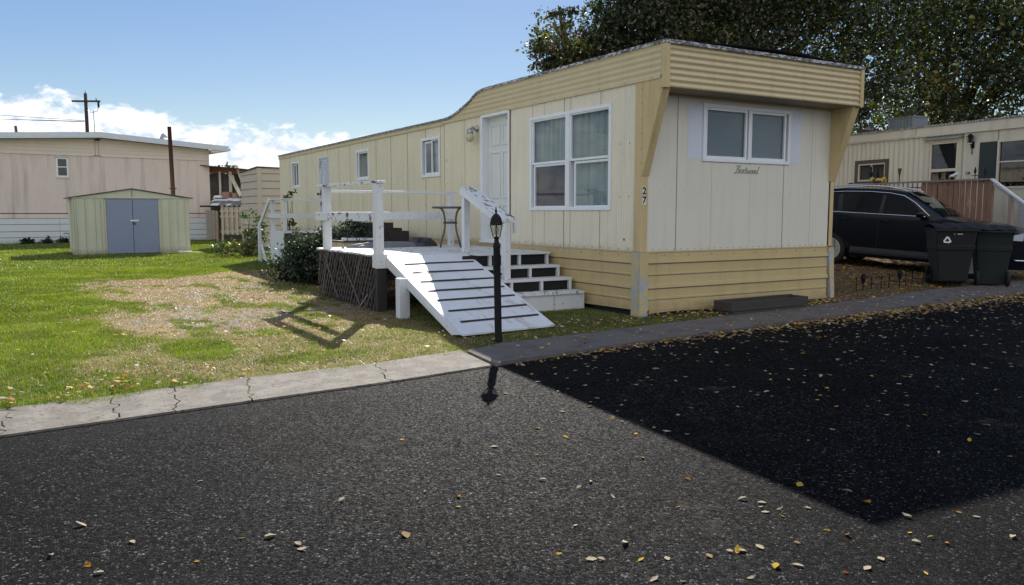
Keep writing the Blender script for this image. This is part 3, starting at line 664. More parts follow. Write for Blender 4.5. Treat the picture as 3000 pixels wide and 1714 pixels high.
# windows ------------------------------------------------------------
def window(T, r, panes, style, fw=.05, casing=WHITE, inner=.035):
    u0, u1, z0, z1 = r; mb = MB(); ring(mb, T, u0, u1, z0, z1, fw, -.09, .022, casing)
    tbox(mb, T, u0+fw, u1-fw, -.092, -.09, z0+fw, z1-fw, DARK) if False else None
    for p in panes: ring(mb, T, p[0]-inner, p[1]+inner, p[2]-inner, p[3]+inner, inner, -.03, p[4] if len(p) > 4 else .0, WHITE)
    f = mb.build('window', house, bevel=.003); f['label'] = style
    for p in panes: 
        g = MB(); g.quad(T(p[0], -.018, p[2]), T(p[1], -.018, p[2]), T(p[1], -.018, p[3]), T(p[0], -.018, p[3]), GLASS); g.build('pane', f)
    return f
# big four-pane window: two double-hung units
B = WIN['big']
f = window(TS, (1.675, 2.715, B[2], B[3]), [(1.745, 2.625, 2.150, 2.775, .006), (1.755, 2.60, 1.475, 2.08, -.012)], 'left half of the tall double-hung window')
sheet('curtain', TS, 1.70, 2.68, 2.10, 2.80, -.075, CURT, f, .016, .085)
cl = MB(); o_ = -.06
cl.poly([TS(2.60, o_-.01, 1.46), TS(1.74, o_-.01, 1.46), TS(1.74, o_-.01, 2.10), TS(2.60, o_-.01, 2.10)], CURTD)
cl.poly([TS(2.28, o_, 2.08), TS(1.76, o_, 2.08), TS(1.80, o_+.004, 1.93), TS(2.02, o_, 1.84), TS(2.28, o_, 1.72)], mat('dark_folded_cloth', (.04, .028, .032), .8, .1))
cl.poly([TS(2.24, o_, 1.72), TS(1.88, o_+.004, 1.66), TS(2.03, o_, 1.53)], mat('dark_folded_cloth', (.1, .07, .07)))
cl.poly([TS(2.30, o_+.003, 1.72), TS(2.22, o_+.003, 1.73), TS(2.52, o_+.003, 1.47), TS(2.60, o_+.003, 1.47)], mat('mid_folded_cloth', (.085, .062, .064), .8, .1))
cl.build('folded_cloth', f)
f = window(TS, (.636, 1.672, B[2], B[3]), [(.71, 1.595, 2.158, 2.78, .006), (.705, 1.50, 1.475, 2.08, -.012)], 'right half of the tall double-hung window')
sheet('curtain', TS, .66, 1.63, 1.44, 2.81, -.085, CURT, f, .018, .13)
for k, p0, p1, c0, c1 in (('w2', 5.965, 6.83, 2.066, 2.843), ('w3', 9.74, 10.595, 2.126, 2.848), ('w4', 15.341, 16.117, 2.084, 2.854)):
    mid = (p0+p1)/2-.03; lab = {'w2': 'small sliding window left of the front door', 'w3': 'small window in the middle of the long side', 'w4': 'small window nearest the far end'}[k]
    if k == 'w3': pn = [(p0+.09, p1-.16, c0+.09, c1-.09, .004)]
    else: pn = [(p0+.08, mid-.03, c0+.09, c1-.08, .004), (mid+.03, p1-.17, c0+.09, c1-.11, -.008)]
    f = window(TS, (p0, p1, c0, c1), pn, lab, .055)
    sheet('curtain', TS, p0+.06, (mid if k != 'w4' else p1-.06) if k != 'w3' else p1-.06, c0+.06, c1-.06, -.08, CURT if k != 'w4' else CURTD, f, .014, .09)
f = window(TF, FW, [(FW[0]+.085, 1.86, 2.15, 2.765, .006), (1.995, FW[1]-.115, 2.15, 2.765, .006)], 'wide sliding window with closed white blinds', .045)
mb = MB(); tbox(mb, TF, 1.915, 1.952, -.03, .018, 2.1, 2.81, WHITE); mb.build('mullion', f)
blinds(TF, FW[0]+.07, 1.88, 2.13, 2.79, -.05, f); blinds(TF, 1.96, FW[1]-.08, 2.13, 2.79, -.05, f)
for f0 in (): pass
# front door --------------------------------------------------------
mb = MB(); u0, u1, z0, z1 = DOOR
ring(mb, TS, u0, u1, z0, z1, .055, -.125, .024, WHITE, .05); tbox(mb, TS, u0-.012, u0-.002, .0, .02, z0-.04, z1, SEAM_SHADE)
tbox(mb, TS, u0+.02, u1+.01, .0, .055, z0-.012, z0+.022, WHITE)
fr = mb.build('door_frame', house, bevel=.003)
mb = MB(); tbox(mb, TS, u0+.05, u1-.05, -.15, -.122, z0+.05, z1-.05, DOORW)
for za, zb in ((1.08, 1.52), (1.62, 2.42), (2.52, 2.88)):
    for ua, ub in ((3.47, 3.80), (3.87, 4.20)): ring(mb, TS, ua, ub, za, zb, .03, -.123, -.104, DOORW)
dr = mb.build('front_door', house, bevel=.003)
mb = MB(); mb.lathe([(.012, 0), (.012, -.03), (.03, -.04), (.033, -.06), (.02, -.075)], (.122, 3.45, 1.86), GALV, 12, 'x'); mb.build('door_knob', dr, True)
mb = MB(); mb.tube([(.118, 3.62, 2.99), (.105, 3.60, 2.97), (.10, 3.62, 2.93)], .008, BLACKM); mb.build('door_closer', dr)
# back door ---------------------------------------------------------
mb = MB(); u0, u1, z0, z1 = RD; ring(mb, TS, u0, u1, z0, z1, .05, -.06, .014, WPAINT); fr2 = mb.build('back_door_frame', house)
mb = MB(); tbox(mb, TS, u0+.045, u1-.045, -.04, -.01, z0, z1-.045, mat('grey_glazed_door', (.42, .47, .55), .3, .1, 4, spots=((.75, .78, .8), 5, .56, .62), stretch=(1, 1, .3)))
ring(mb, TS, u0+.10, u1-.10, 1.95, 2.75, .03, -.012, -.002, WPEEL)
for z in (1.55, 1.85, 2.55): tbox(mb, TS, u1-.12, u1-.05, -.012, -.004, z, z+.11, RUST)
bd = mb.build('back_door', house); 
mb = MB(); mb.lathe([(.012, 0), (.012, -.05), (.035, -.06), (.035, -.09), (.02, -.1)], (.01, 13.44, 1.87), RUST, 12, 'x'); mb.build('door_knob', bd, True)
# porch jar light, letter plate, number plates, script badge
lt = MB(); lt.lathe([(.055, 0), (.055, -.02), (.03, -.03), (.028, -.07)], (0, 4.47, 2.84), GALV, 14, 'x'); lt.tube([(-.06, 4.47, 2.84), (-.10, 4.47, 2.86), (-.14, 4.47, 2.83)], .022, GALV)
lt.lathe([(.03, .03), (.058, .01), (.062, -.04), (.058, -.055)], (-.15, 4.47, 2.80), GALV, 16); l0 = lt.build('porch_light', house, True)
lt = MB(); lt.lathe([(.05, 0), (.070, -.04), (.076, -.08), (.068, -.12), (.042, -.15), (.012, -.158)], (-.15, 4.47, 2.76), mat('yellowed_glass', (.50, .44, .30), .25, .1, 8), 18); lt.build('globe', l0, True)
mb = MB(); tbox(mb, TS, 4.36, 4.47, .004, .009, 1.875, 1.915, SIGNW)
for k in range(6): tbox(mb, TS, 4.372+k*.0145, 4.380+k*.0145, .009, .0095, 1.885, 1.905, mat('grey_lettering', (.35, .36, .4)))
mb.build('door_plate', house)
def text(s, size, M, m, parent, name, shear=0, ext=.002, bold=0):
    cu = bpy.data.curves.new(name, 'FONT'); cu.body = s; cu.size = size; cu.align_x = 'CENTER'; cu.align_y = 'CENTER'; cu.extrude = ext; cu.shear = shear; cu.offset = bold
    t = bpy.data.objects.new(name+'_tmp', cu); col.objects.link(t)
    dg = bpy.context.evaluated_depsgraph_get(); me = bpy.data.meshes.new_from_object(t.evaluated_get(dg)); bpy.data.objects.remove(t)
    me.transform(M); me.materials.clear(); me.materials.append(m); o = bpy.data.objects.new(name, me); col.objects.link(o); o.parent = parent; return o
for d_, z in (('2', 1.652), ('7', 1.532)):
    mb = MB(); mb.box(.006, .062, -.018, -.0125, z-.055, z+.055, SIGNW); pl = mb.build('number_plate', house)
    text(d_, .125, Matrix.Translation((.034, -.0205, z)) @ Matrix.Rotation(R(90), 4, 'X'), INK, pl, 'numeral', 0, .001, .004)
# script lettering on the end wall, made as thin bent wire
sc = {'B': [[(0, .1), (.15, -.05), (.35, .1), (.65, 1.15), (.45, 1.2), (.3, 1.05)], [(.62, 1.1), (1.0, 1.25), (1.05, .95), (.6, .68), (.95, .55), (.9, .15), (.45, 0)]],
      'e': [[(0, .3), (.35, .45), (.3, .62), (.1, .5), (.05, .15), (.25, 0), (.5, .15)]],
      'n': [[(.02, 0), (.15, .55)], [(.08, .3), (.35, .6), (.4, .4), (.33, .1), (.5, .02)]],
      't': [[(.35, 1.0), (.1, .15), (.25, 0), (.4, .1)], [(.0, .65), (.45, .68)]],
      'w': [[(.05, .55), (.05, .1), (.2, .02), (.38, .5)], [(.36, .5), (.36, .1), (.5, .02), (.7, .55)]],
      'o': [[(.3, .55), (.08, .45), (.03, .15), (.2, 0), (.42, .15), (.42, .45), (.28, .55), (.55, .5)]],
      'd': [[(.35, .5), (.1, .45), (.03, .12), (.2, 0), (.4, .2)], [(.75, 1.15), (.45, .2), (.5, 0), (.65, .1)]]}
mb = MB(); xx = 1.66; k = .094
for ch, adv in zip('Bentwood', (.92, .5, .55, .42, .72, .5, .5, .7)):
    for st in sc[ch]: mb.tube([(xx+(px+.22*pz)*k, -.006, 1.925+pz*k*.95) for px, pz in st], .0042, SCRIPT, 5)
    xx += adv*k*1.06
mb.build('script_lettering', house)

# ================================================================== FRONT DECK with ramp and steps
deck = thing('wooden_deck', 'white painted wooden deck with railings, ramp, steps and a dark broken lattice skirt', 'deck')
DX, DY0, DY1, DZ = -2.74, 2.33, 4.88, .785
mb = MB(); nb = 18
for i in range(nb):
    ya = DY0+(5.12-DY0)*i/nb; yb = DY0+(5.12-DY0)*(i+1)/nb-.006; j = random.uniform(-.002, .002)
    xl = DX+random.uniform(-.015, .01)
    mb.box(xl, -.04, ya, yb, DZ-.03+j, DZ+j, DECKW)
mb.box(-1.32, -.09, 2.0, 2.16, DZ-.032, DZ-.001, DECKW); mb.box(-1.32, -.09, 2.165, 2.325, DZ-.032, DZ, DECKW)
mb.build('deck_boards', deck)
mb = MB(); mb.box(DX+.02, -.1, DY0+.02, DY0+.06, .62, DZ-.032, DKWOOD); mb.box(DX+.03, DX+.07, DY0, DY1, .62, DZ-.032, DKWOOD); mb.box(DX+.02, -.1, DY1-.04, DY1, .62, DZ-.032, DKWOOD)
for x, y in ((DX+.08, DY1-.08), (-1.4, DY0+.05), (-1.35, 4.8)): mb.box(x-.045, x+.045, y-.045, y+.045, -.1, .75, DKWOOD)
mb.build('deck_frame', deck)
mb = MB(); mb.box(DX-.02, DX+.12, DY0-.03, DY0+.10, -.1, .62, DKWOOD); mb.build('corner_leg', deck)
mb = MB(); mb.box(DX-.045, DX+.115, DY0-.062, DY0-.03, .605, .80, WPAINT); mb.box(DX-.035, DX-.0, DY0-.03, DY0+.11, .61, .80, WPAINT); mb.box(DX+.12, DX+.21, DY0-.05, DY0-.01, .60, .765, WPAINT); mb.build('corner_block', deck)
def post(x, y, z0, z1, w=.09, d=.09, nm='post'):
    mb = MB(); mb.box(x-w/2, x+w/2, y-d/2, y+d/2, z0, z1, WPAINT); return mb.build(nm, deck, bevel=.005)
post(DX+.03, DY0+.03, .775, 1.775, .12, .11); post(DX+.04, DY1-.26, .775, 1.775, .12, .11)
post(-1.21, 2.62, .78, 1.74, .10, .09); post(-.35, DY1-.03, .78, 1.70, .09, .09)
mb = MB(); mb.hexa([(DX-.01, DY0-.06, 1.775), (DX+.13, DY0-.02, 1.775), (DX+.12, DY1+.05, 1.785), (DX-.04, DY1+.05, 1.785)], [(DX-.01, DY0-.06, 1.812), (DX+.13, DY0-.02, 1.812), (DX+.12, DY1+.05, 1.825), (DX-.04, DY1+.05, 1.825)], WPEEL)
mb.build('top_rail', deck, bevel=.004)
mb = MB(); mb.box(DX-.068, DX-.031, DY0+.09, DY1+.04, 1.25, 1.375, WPEEL); mb.build('mid_rail', deck, bevel=.004)
mb = MB(); mb.box(DX+.05, -.24, DY1-.06, DY1-.02, 1.70, 1.745, WPAINT); mb.build('top_rail', deck, bevel=.004)
mb = MB(); mb.box(DX+.1, -.30, DY1-.12, DY1-.082, 1.25, 1.385, WPAINT); mb.build('mid_rail', deck, bevel=.004)
# broad peeling handrail down the steps
mb = MB(); mb.hexa([(-1.26, 2.68, 1.72), (-1.04, 2.68, 1.72), (-.99, 1.50, 1.245), (-1.22, 1.50, 1.245)], [(-1.26, 2.68, 1.765), (-1.04, 2.68, 1.765), (-.99, 1.50, 1.29), (-1.22, 1.50, 1.29)], WPEEL)
mb.build('handrail', deck, label='handrail with badly peeling white paint', bevel=.004)
mb = MB(); mb.bar((-1.275, 2.66, 1.69), (-1.235, 1.53, 1.235), .035, .07, WPAINT); mb.build('handrail_edge', deck, bevel=.003)
post(-1.13, 1.56, .3, 1.25, .10, .10, 'newel_post')
mb = MB(); mb.box(-1.02, -.985, 1.5, 1.56, 1.08, 1.23, WPAINT); mb.build('newel_block', deck)
# lattice skirt: weathered crossed strips
r_l = random.Random(5); nl = 0
for lay, (sg, ox, mt) in enumerate(((1, -.012, LATT), (-1, -.026, LATT))):
    mb = MB()
    for i in range(30):
        y = DY0-.55+i*.115+r_l.uniform(-.012, .012); wd = r_l.uniform(.026, .034); tl = r_l.uniform(-.07, .07); sl_ = .46+tl*.5
        za, zb = r_l.uniform(.0, .03), .765
        ya, yb = (y, y+sl_) if sg > 0 else (y+sl_, y)
        # clip to the panel
        def cl_(yv, zv, y2, z2):
            if yv < DY0+.06 or yv > DY1:
                lim = DY0+.06 if yv < DY0+.06 else DY1
                if abs(y2-yv) < 1e-6: return None
                t = (lim-yv)/(y2-yv)
                if t < 0 or t > 1: return None
                return lim, zv+(z2-zv)*t
            return yv, zv
        a = cl_(ya, za, yb, zb); b = cl_(yb, zb, ya, za)
        if not a or not b or (abs(a[0]-b[0])+abs(a[1]-b[1])) < .1: continue
        if r_l.random() < .10: b = (a[0]+(b[0]-a[0])*.6, a[1]+(b[1]-a[1])*.6)
        mb.bar((DX-.0+ox, a[0], a[1]), (DX+ox+r_l.uniform(-.01, .005), b[0], b[1]), wd, .007, LATTL if r_l.random() < .06 else mt, up=(-1, 0, 0))
    mb.build('lattice', deck)
mb = MB()
for ya, za, yb, zb in ((3.9, .05, 4.55, .70), (4.7, .0, 4.35, .72), (2.9, .02, 3.75, .70), (3.3, .1, 2.85, .75), (4.86, .25, 4.72, .72)): mb.bar((DX-.045, ya, za), (DX-.045, yb, zb), .024, .008, LATTL, up=(-1, 0, 0))
for i in range(2):
    y = 2.4+i*.22+random.uniform(-.05, .05); mb.bar((DX-.10-random.random()*.12, y+.12, .02), (DX-.03, y, .20+random.random()*.15), .03, .008, LATTL if i % 2 else LATT, up=(-1, 0, 0))
mb.build('loose_lattice_strips', deck)
mb = MB(); mb.box(DX+.10, DX+.12, DY0+.1, DY1, .02, .70, DARK); mb.build('backing', deck)
# ramp ---------------------------------------------------------------
TL, TRr, BL, BR = Vector((-2.60, 2.32, .775)), Vector((-1.36, 2.32, .775)), Vector((-2.82, -.36, .035)), Vector((-1.52, -.24, .035))
dn = Vector((0, 0, -.02))
mb = MB(); mb.hexa([TL+dn, TRr+dn, BR+dn, BL+dn], [TL, TRr, BR, BL], RAMPW); ramp = mb.build('ramp', deck)
mb = MB()
for p, q in ((TL, BL), (TRr, BR)):
    s = Vector((-.02 if p is TL else .02, 0, 0)); t = Vector((.035 if p is TL else -.035, 0, 0))
    b0 = Vector((0, 0, -.145)); bb = Vector((0, .10, -.05))
    mb.hexa([p+s+b0, p+t+b0, q+t+Vector((0, .22, -.035)), q+s+Vector((0, .22, -.035))], [p+s-Vector((0, 0, .002)), p+t-Vector((0, 0, .021)), q+t-Vector((0, 0, .02)), q+s-Vector((0, 0, .002))], WPAINT)
mb.build('side_beam', ramp)
for i in range(8):
    t = (.018, .135, .262, .390, .512, .632, .758, .880)[i]
    if i == 0: continue
    a = TL.lerp(BL, t)+Vector((.11+.02*math.sin(i), 0, .003)); b = TRr.lerp(BR, t)-Vector((.04, 0, -.003)); e = (BL-TL)  .normalized()*.021; up = Vector((0, 0, .004))
    mb = MB(); mb.hexa([a-e, b-e, b+e, a+e], [a-e+up, b-e+up, b+e+up, a+e+up], BLACKGRIP); mb.build('grip_strip', ramp)
mb = MB(); mb.box(-2.80, -2.66, 1.42, 1.56, -.05, .525, WPAINT); mb.build('ramp_leg', deck, bevel=.004)
mb = MB(); mb.box(-1.46, -1.36, 1.42, 1.52, -.05, .46, WPAINT); mb.build('ramp_leg', deck, bevel=.004)
# steps --------------------------------------------------------------
SX0, SX1 = -1.55, -.10
for k, (yf, zt) in enumerate(((1.72, .60), (1.41, .435), (1.10, .265))):
    mb = MB(); mb.box(SX0, SX1, yf, yf+.30, zt-.036, zt, WPEEL if k == 2 else WPAINT); mb.build('tread', deck, bevel=.004)
zs = [(.60, 2.05, .753), (.435, 1.75, .564), (.265, 1.44, .399)]
mb = MB()
for z0, y, z1 in zs:
    mb.box(SX0, SX1, y+.02, y+.03, z0, z1, DARK)
mb.build('dark_opening', deck)
for z0, y, z1 in zs:
    for x in (-.13, -.62, -1.12): mb = MB(); mb.box(x-.02, x+.02, y-.03, y+.019, z0, z1, WPAINT); mb.build('riser_strut', deck)
mb = MB(); mb.box(SX0, SX1, 1.13, 1.155, -.03, .229, WPAINT); mb.box(SX1-.02, SX1+.005, 1.11, 1.42, -.03, .228, WPAINT); mb.box(-.605, -.60, 1.127, 1.131, 0, .228, SEAM_SHADE); mb.build('bottom_riser', deck)

# ------------------------------------------------------------------ lamp post
lp = thing('lamp_post', 'short black lamp post with a clear lantern in front of the white ramp', 'lamp post', (-2.55, -.70, -.03))
lp.scale = (.97, .97, .965); lp.rotation_euler = (0, R(-1.1), 0); mb = MB(); mb.lathe([(.043, -.05), (.041, .05), (.040, .5), (.038, 1.06), (.041, 1.07), (.040, 1.10), (.027, 1.135), (.024, 1.16), (.033, 1.18), (.036, 1.19)], (0, 0, 0), BLACKM, 14); mb.build('post', lp, True)
mb = MB(); mb.box(-.052, -.036, -.03, .0, .83, .87, BLACKM); mb.build('bracket', lp); mb = MB(); mb.box(.036, .048, -.02, .01, .76, .79, BLACKM); mb.build('bracket', lp)
mb = MB()
for a in range(4):
    an = R(45+90*a+12); c, s = math.cos(an), math.sin(an); mb.bar((c*.038, s*.038, 1.19), (c*.068, s*.068, 1.325), .009, .009, BLACKM, up=(c, s, .1))
mb.lathe([(.04, 1.185), (.04, 1.195)], (0, 0, 0), BLACKM, 4); lf = mb.build('lantern_frame', lp)
mb = MB(); mb.lathe([(.074, 1.318), (.074, 1.33), (.068, 1.345), (.058, 1.395), (.035, 1.43), (.010, 1.45), (.010, 1.46), (.015, 1.475), (.008, 1.49), (.004, 1.52)], (0, 0, 0), BLACKM, 16)
mb.bar((-.10, .01, 1.322), (.10, -.01, 1.322), .010, .008, GALV); mb.build('lantern_roof', lp)
mb = MB()
for a in range(4):
    p = [(math.cos(R(45+90*k+12)), math.sin(R(45+90*k+12))) for k in (a, a+1)]
    mb.quad((p[0][0]*.036, p[0][1]*.036, 1.195), (p[1][0]*.036, p[1][1]*.036, 1.195), (p[1][0]*.065, p[1][1]*.065, 1.32), (p[0][0]*.065, p[0][1]*.065, 1.32), GLAMP)
mb.build('glass_pane', lp)
mb = MB(); mb.lathe([(.012, 1.195), (.012, 1.215), (.020, 1.23), (.028, 1.25), (.028, 1.275), (.018, 1.295), (.004, 1.30)], (0, 0, 0), mat('frosted_bulb', (.50, .48, .44), .3, .05), 14); mb.build('bulb', lp, True)

# ------------------------------------------------------------------ bistro table on the deck
tb = thing('patio_table', 'small round grey metal patio table standing on the white deck', 'table', (-.72, 4.12, DZ))
mb = MB(); mb.lathe([(.29, .655), (.31, .66), (.315, .675), (.30, .69), (.02, .692)], (0, 0, 0), TABM, 28); mb.build('tabletop', tb, True)
mb = MB(); mb.lathe([(.115, .40), (.122, .40), (.122, .435), (.115, .435), (.115, .40)], (0, 0, 0), TABM, 20); mb.build('leg_ring', tb, True)
for k in range(4):
    a = R(20+90*k); c, s = math.cos(a), math.sin(a)
    mb = MB(); mb.tube([(c*r, s*r, z) for r, z in ((.235, .66), (.19, .635), (.155, .58), (.135, .5), (.128, .42), (.135, .33), (.165, .22), (.21, .11), (.245, .0))], .013, TABM, 8); mb.build('leg', tb, True)
# tarp, bag and nut left on the deck
def lump(name, label, cat, c, sx, sy, h, m, seed, seg=26, p=.5, rz=0, z0=0):
    mb = MB(); rs = np.random.default_rng(seed)
    ph = rs.uniform(0, 6, 6)
    def fn(u, v):
        a = u*2*math.pi; r = math.sin(v*math.pi/2) if True else v
        w = 1+.12*math.sin(3*a+ph[0])+.07*math.sin(5*a+ph[1])+.04*math.sin(9*a+ph[2])
        z = h*(1-r**3)**p*(1+.22*math.sin(4*a+ph[3]+r*5)+.12*math.sin(11*a+ph[4]+r*9)*r)
        x, y = r*w*sx*math.cos(a), r*w*sy*math.sin(a)
        return (x*math.cos(rz)-y*math.sin(rz), x*math.sin(rz)+y*math.cos(rz), max(0.002, z))
    mb.grid(fn, seg*2, seg, m); o = mb.build(name, None, True); o.location = (c[0], c[1], c[2]); return tag(o, label, cat)
lump('folded_tarp', 'crumpled grey blue tarp lying at the back edge of the white deck', 'tarp', (-1.72, 4.66, DZ), .62, .16, .085, TARP, 3)
lump('plastic_bag', 'lumpy black plastic bag between the tarp and the patio table', 'bag', (-.98, 4.72, DZ), .30, .14, .13, BAG, 5)
mb = MB(); mb.lathe([(.004, 0), (.022, .01), (.028, .028), (.020, .045), (.004, .052)], (0, 0, 0), mat('dried_fruit', (.34, .22, .14), .8, .2, 30), 12); o = mb.build('dried_apple', None, True); o.location = (-2.50, 4.45, DZ+.001); tag(o, 'small dried apple lying on the deck beside the far corner post', 'fruit')
# things standing behind the deck
sb = thing('storage_box', 'tan low storage box behind the deck with white boards on its lid', 'box', (-1.75, 6.0, 0), R(3))
mb = MB(); mb.box(-.32, .36, -.25, .25, 0, .84, mat('tan_box', (.50, .41, .26), .6, .08)); mb.box(-.34, .38, -.27, .27, .84, .87, mat('dark_lid', (.06, .05, .045))); mb.build('box', sb)
mb = MB(); mb.hexa([(-.25, -.2, .87), (.5, -.18, .87), (.5, .0, .87), (-.25, .0, .87)], [(-.25, -.2, .915), (.5, -.18, .905), (.5, .0, .905), (-.25, .0, .915)], WPEEL); mb.build('loose_board', sb)
db = thing('wooden_planter', 'stack of dark stained planter boxes against the long side wall', 'planter', (-.62, 7.35, 0))
mb = MB(); mb.box(-.5, .42, -.3, .3, 0, 1.0, DKWOOD); mb.build('lower_box', db); mb = MB(); mb.box(-.42, .12, -.2, .25, 1.0, 1.17, DKWOOD); mb.box(.0, .3, -.22, .1, 1.0, 1.06, DKWOOD); mb.build('upper_box', db)

# ------------------------------------------------------------------ rear deck
rd = thing('back_porch', 'smaller white back porch with railings below the far door', 'porch', (0, 0, 0))
X0, Y0, Y1, Z1 = -1.27, 12.5, 13.78, .885
mb = MB(); mb.box(X0, -.03, Y0, Y1, Z1-.04, Z1, WPAINT); mb.build('porch_floor', rd)
mb = MB(); mb.box(X0-.02, X0, Y0-.01, Y1+.03, -.02, Z1-.0, WPAINT); mb.build('side_panel', rd)
mb = MB(); mb.box(X0, -.04, Y0-.005, Y0+.01, .0, Z1-.045, mat('black_panel', (.035, .03, .04), .8, .1)); mb.build('front_panel', rd)
for x, y in ((X0+.05, Y0+.06), (X0+.05, Y1-.06)):
    mb = MB(); mb.box(x-.045, x+.045, y-.045, y+.045, Z1, 1.70, WPAINT); mb.build('post', rd, bevel=.004)
mb = MB(); mb.box(X0-.03, X0+.09, Y0-.02, Y1+.02, 1.70, 1.735, WPAINT); mb.build('top_rail', rd)
mb = MB(); mb.box(X0, -.02, Y0+.02, Y0+.055, 1.66, 1.735, WPAINT); mb.build('top_rail', rd)
mb = MB(); mb.box(X0-.045, X0-.005, Y0+.1, Y1+.05, 1.23, 1.35, WPAINT); mb.build('mid_rail', rd)
mb = MB(); mb.box(X0+.05, -.02, Y0, Y0+.035, 1.23, 1.35, WPAINT); mb.build('mid_rail', rd)
mb = MB(); mb.bar((X0-.03, Y1, 1.70), (X0-.03, Y1+1.25, .93), .04, .13, WPAINT); mb.build('handrail', rd)
mb = MB(); mb.box(X0-.09, X0-.01, Y1+1.0, Y1+1.09, -.05, 1.07, WPAINT); mb.bar((X0-.03, Y1+.95, .45), (X0-.03, Y1+.45, .0), .04, .1, WPAINT); mb.build('newel_post', rd)
for k in range(4):
    mb = MB(); mb.box(X0+.02, -.1, Y1+.05+.26*k, Y1+.33+.26*k, .66-.2*k, .70-.2*k, WPAINT); mb.build('tread', rd)
mb = MB(); mb.box(X0+.04, X0+.16, Y0-.05, Y0-.01, -.08, .12, WPAINT); mb.build('foot_block', rd)

# ------------------------------------------------------------------ long planter by the front skirting
pl = thing('long_planter', 'long weathered grey timber planter under the front wall of the cream mobile home', 'planter', (1.93, -.34, -.03), R(2)); pl.scale = (.78, 1, .82)
mb = MB()
for z0, z1, d0 in ((.0, .09, .03), (.10, .25, 0)):
    mb.box(-1.02+d0, 1.02-d0, -.16, -.12, z0, z1, PLANTW); mb.box(-1.02+d0, 1.02-d0, .12, .16, z0, z1+.01, PLANTW)
    mb.box(-1.02+d0, -.98+d0, -.12, .12, z0, z1, PLANTW); mb.box(.98-d0, 1.02-d0, -.12, .12, z0, z1, PLANTW)
mb.build('plank_sides', pl, bevel=.004)
mb = MB(); mb.box(-.98, .98, -.12, .12, .02, .19, mat('dark_soil', (.03, .024, .018), .95, .3, 20, .5, 40)); mb.build('potting_soil', pl)

# ================================================================== metal shed
M_ = frame((-5.74, 21.3, 0), (1, .01)); shed = thing('garden_shed', 'pale green metal shed with blue grey double doors on the lawn', 'shed', M=M_)
SD = 2.5
T = lambda u, o, z: (u, -o, z)
mb = MB(); ribs = lambda a, b, n: [a+(b-a)*i/n for i in range(n+1)]
def shedwall(mb, T, u0, u1, z0, z1, holes=()):
    corr(mb, T, u0, u1, z0, z1, list(holes), SHEDG, .62, .0, 1)
    u = u0+.0
    for u in [u0+.02]+[x for x in (.22, .47, .76, .92, 1.02, 2.75, 3.0, 3.26, 3.5) if u0 < x < u1 and not any(h[0]-.02 < x < h[1]+.02 for h in holes)]:
        tbox(mb, T, u-.012, u+.012, .0, .022, z0, z1, SHEDG); tbox(mb, T, u+.013, u+.020, .0, .004, z0, z1, SEAM_SHADE)
shedwall(mb, T, .13, 3.63, 0, 1.84, [(1.09, 2.67, 0, 1.80)])
mb.add([(.13, 0, 1.84), (3.63, 0, 1.84), (1.88, 0, 2.13)], [(0, 1, 2)], SHEDG)
mb.box(1.87, 1.89, -.01, 0, 1.86, 2.13, SEAM_SHADE); mb.box(.08, 3.68, -.02, .0, 1.835, 1.865, SHEDG); mb.box(.13, 3.63, -.012, -.0, 1.825, 1.833, SEAM_SHADE)
shedwall(mb, lambda u, o, z: (.13-o, u, z), .02, SD, 0, 1.84); shedwall(mb, lambda u, o, z: (3.63+o, u, z), .02, SD, 0, 1.84); mb.quad((.13, SD, 0), (3.63, SD, 0), (3.63, SD, 1.84), (.13, SD, 1.84), SHEDG)
mb.build('wall', shed)
mb = MB()
for a, b in (((.0, 1.83), (1.88, 2.14)), ((1.88, 2.14), (3.78, 1.84))):
    mb.hexa([(a[0], -.06, a[1]), (b[0], -.06, b[1]), (b[0], SD+.06, b[1]), (a[0], SD+.06, a[1])], [(a[0], -.06, a[1]+.025), (b[0], -.06, b[1]+.025), (b[0], SD+.06, b[1]+.025), (a[0], SD+.06, a[1]+.025)], mat('dark_shed_roof', (.10, .085, .08), .6, .2, 8, spots=((.3, .3, .3), 14, .62, .68)))
mb.build('roof', shed)
for ua, ub in ((1.10, 1.875), (1.885, 2.66)):
    mb = MB(); mb.box(ua, ub, -.012, .01, .03, 1.79, SHEDB); d_ = mb.build('door', shed, bevel=.004)
mb = MB(); mb.box(1.80, 2.05, -.03, -.012, 1.08, 1.125, SIGNW); mb.tube([(1.90, -.03, 1.06), (1.90, -.04, .98), (1.94, -.04, .96), (1.95, -.03, 1.03)], .012, BLACKM, 6); mb.build('hasp', shed)
mb = MB(); mb.box(1.874, 1.886, -.016, .0, .03, 1.79, DARK); mb.build('door_gap', shed)
for ug in (1.09, 2.655):
    mb = MB(); mb.box(ug, ug+.012, -.015, .0, .03, 1.80, SEAM_SHADE); mb.build('door_gap', shed)
mb = MB(); mb.box(1.05, 2.71, -.022, .0, 1.795, 1.82, SHEDB); mb.build('door_track', shed)
mb = MB(); mb.hexa([(2.7, -.45, .0), (3.9, -.55, .0), (3.95, -.25, .0), (2.7, -.2, .0)], [(2.7, -.45, .04), (3.9, -.55, .03), (3.95, -.25, .03), (2.7, -.2, .04)], FENW)
mb.hexa([(3.2, -.42, .04), (3.6, -.5, .04), (3.62, -.3, .04), (3.2, -.25, .04)], [(3.2, -.42, .09), (3.6, -.5, .06), (3.62, -.3, .06), (3.2, -.25, .09)], SIGNW)
o = mb.build('loose_planks'); o.matrix_world = M_; tag(o, 'loose boards on the grass at the right foot of the metal shed', 'planks')

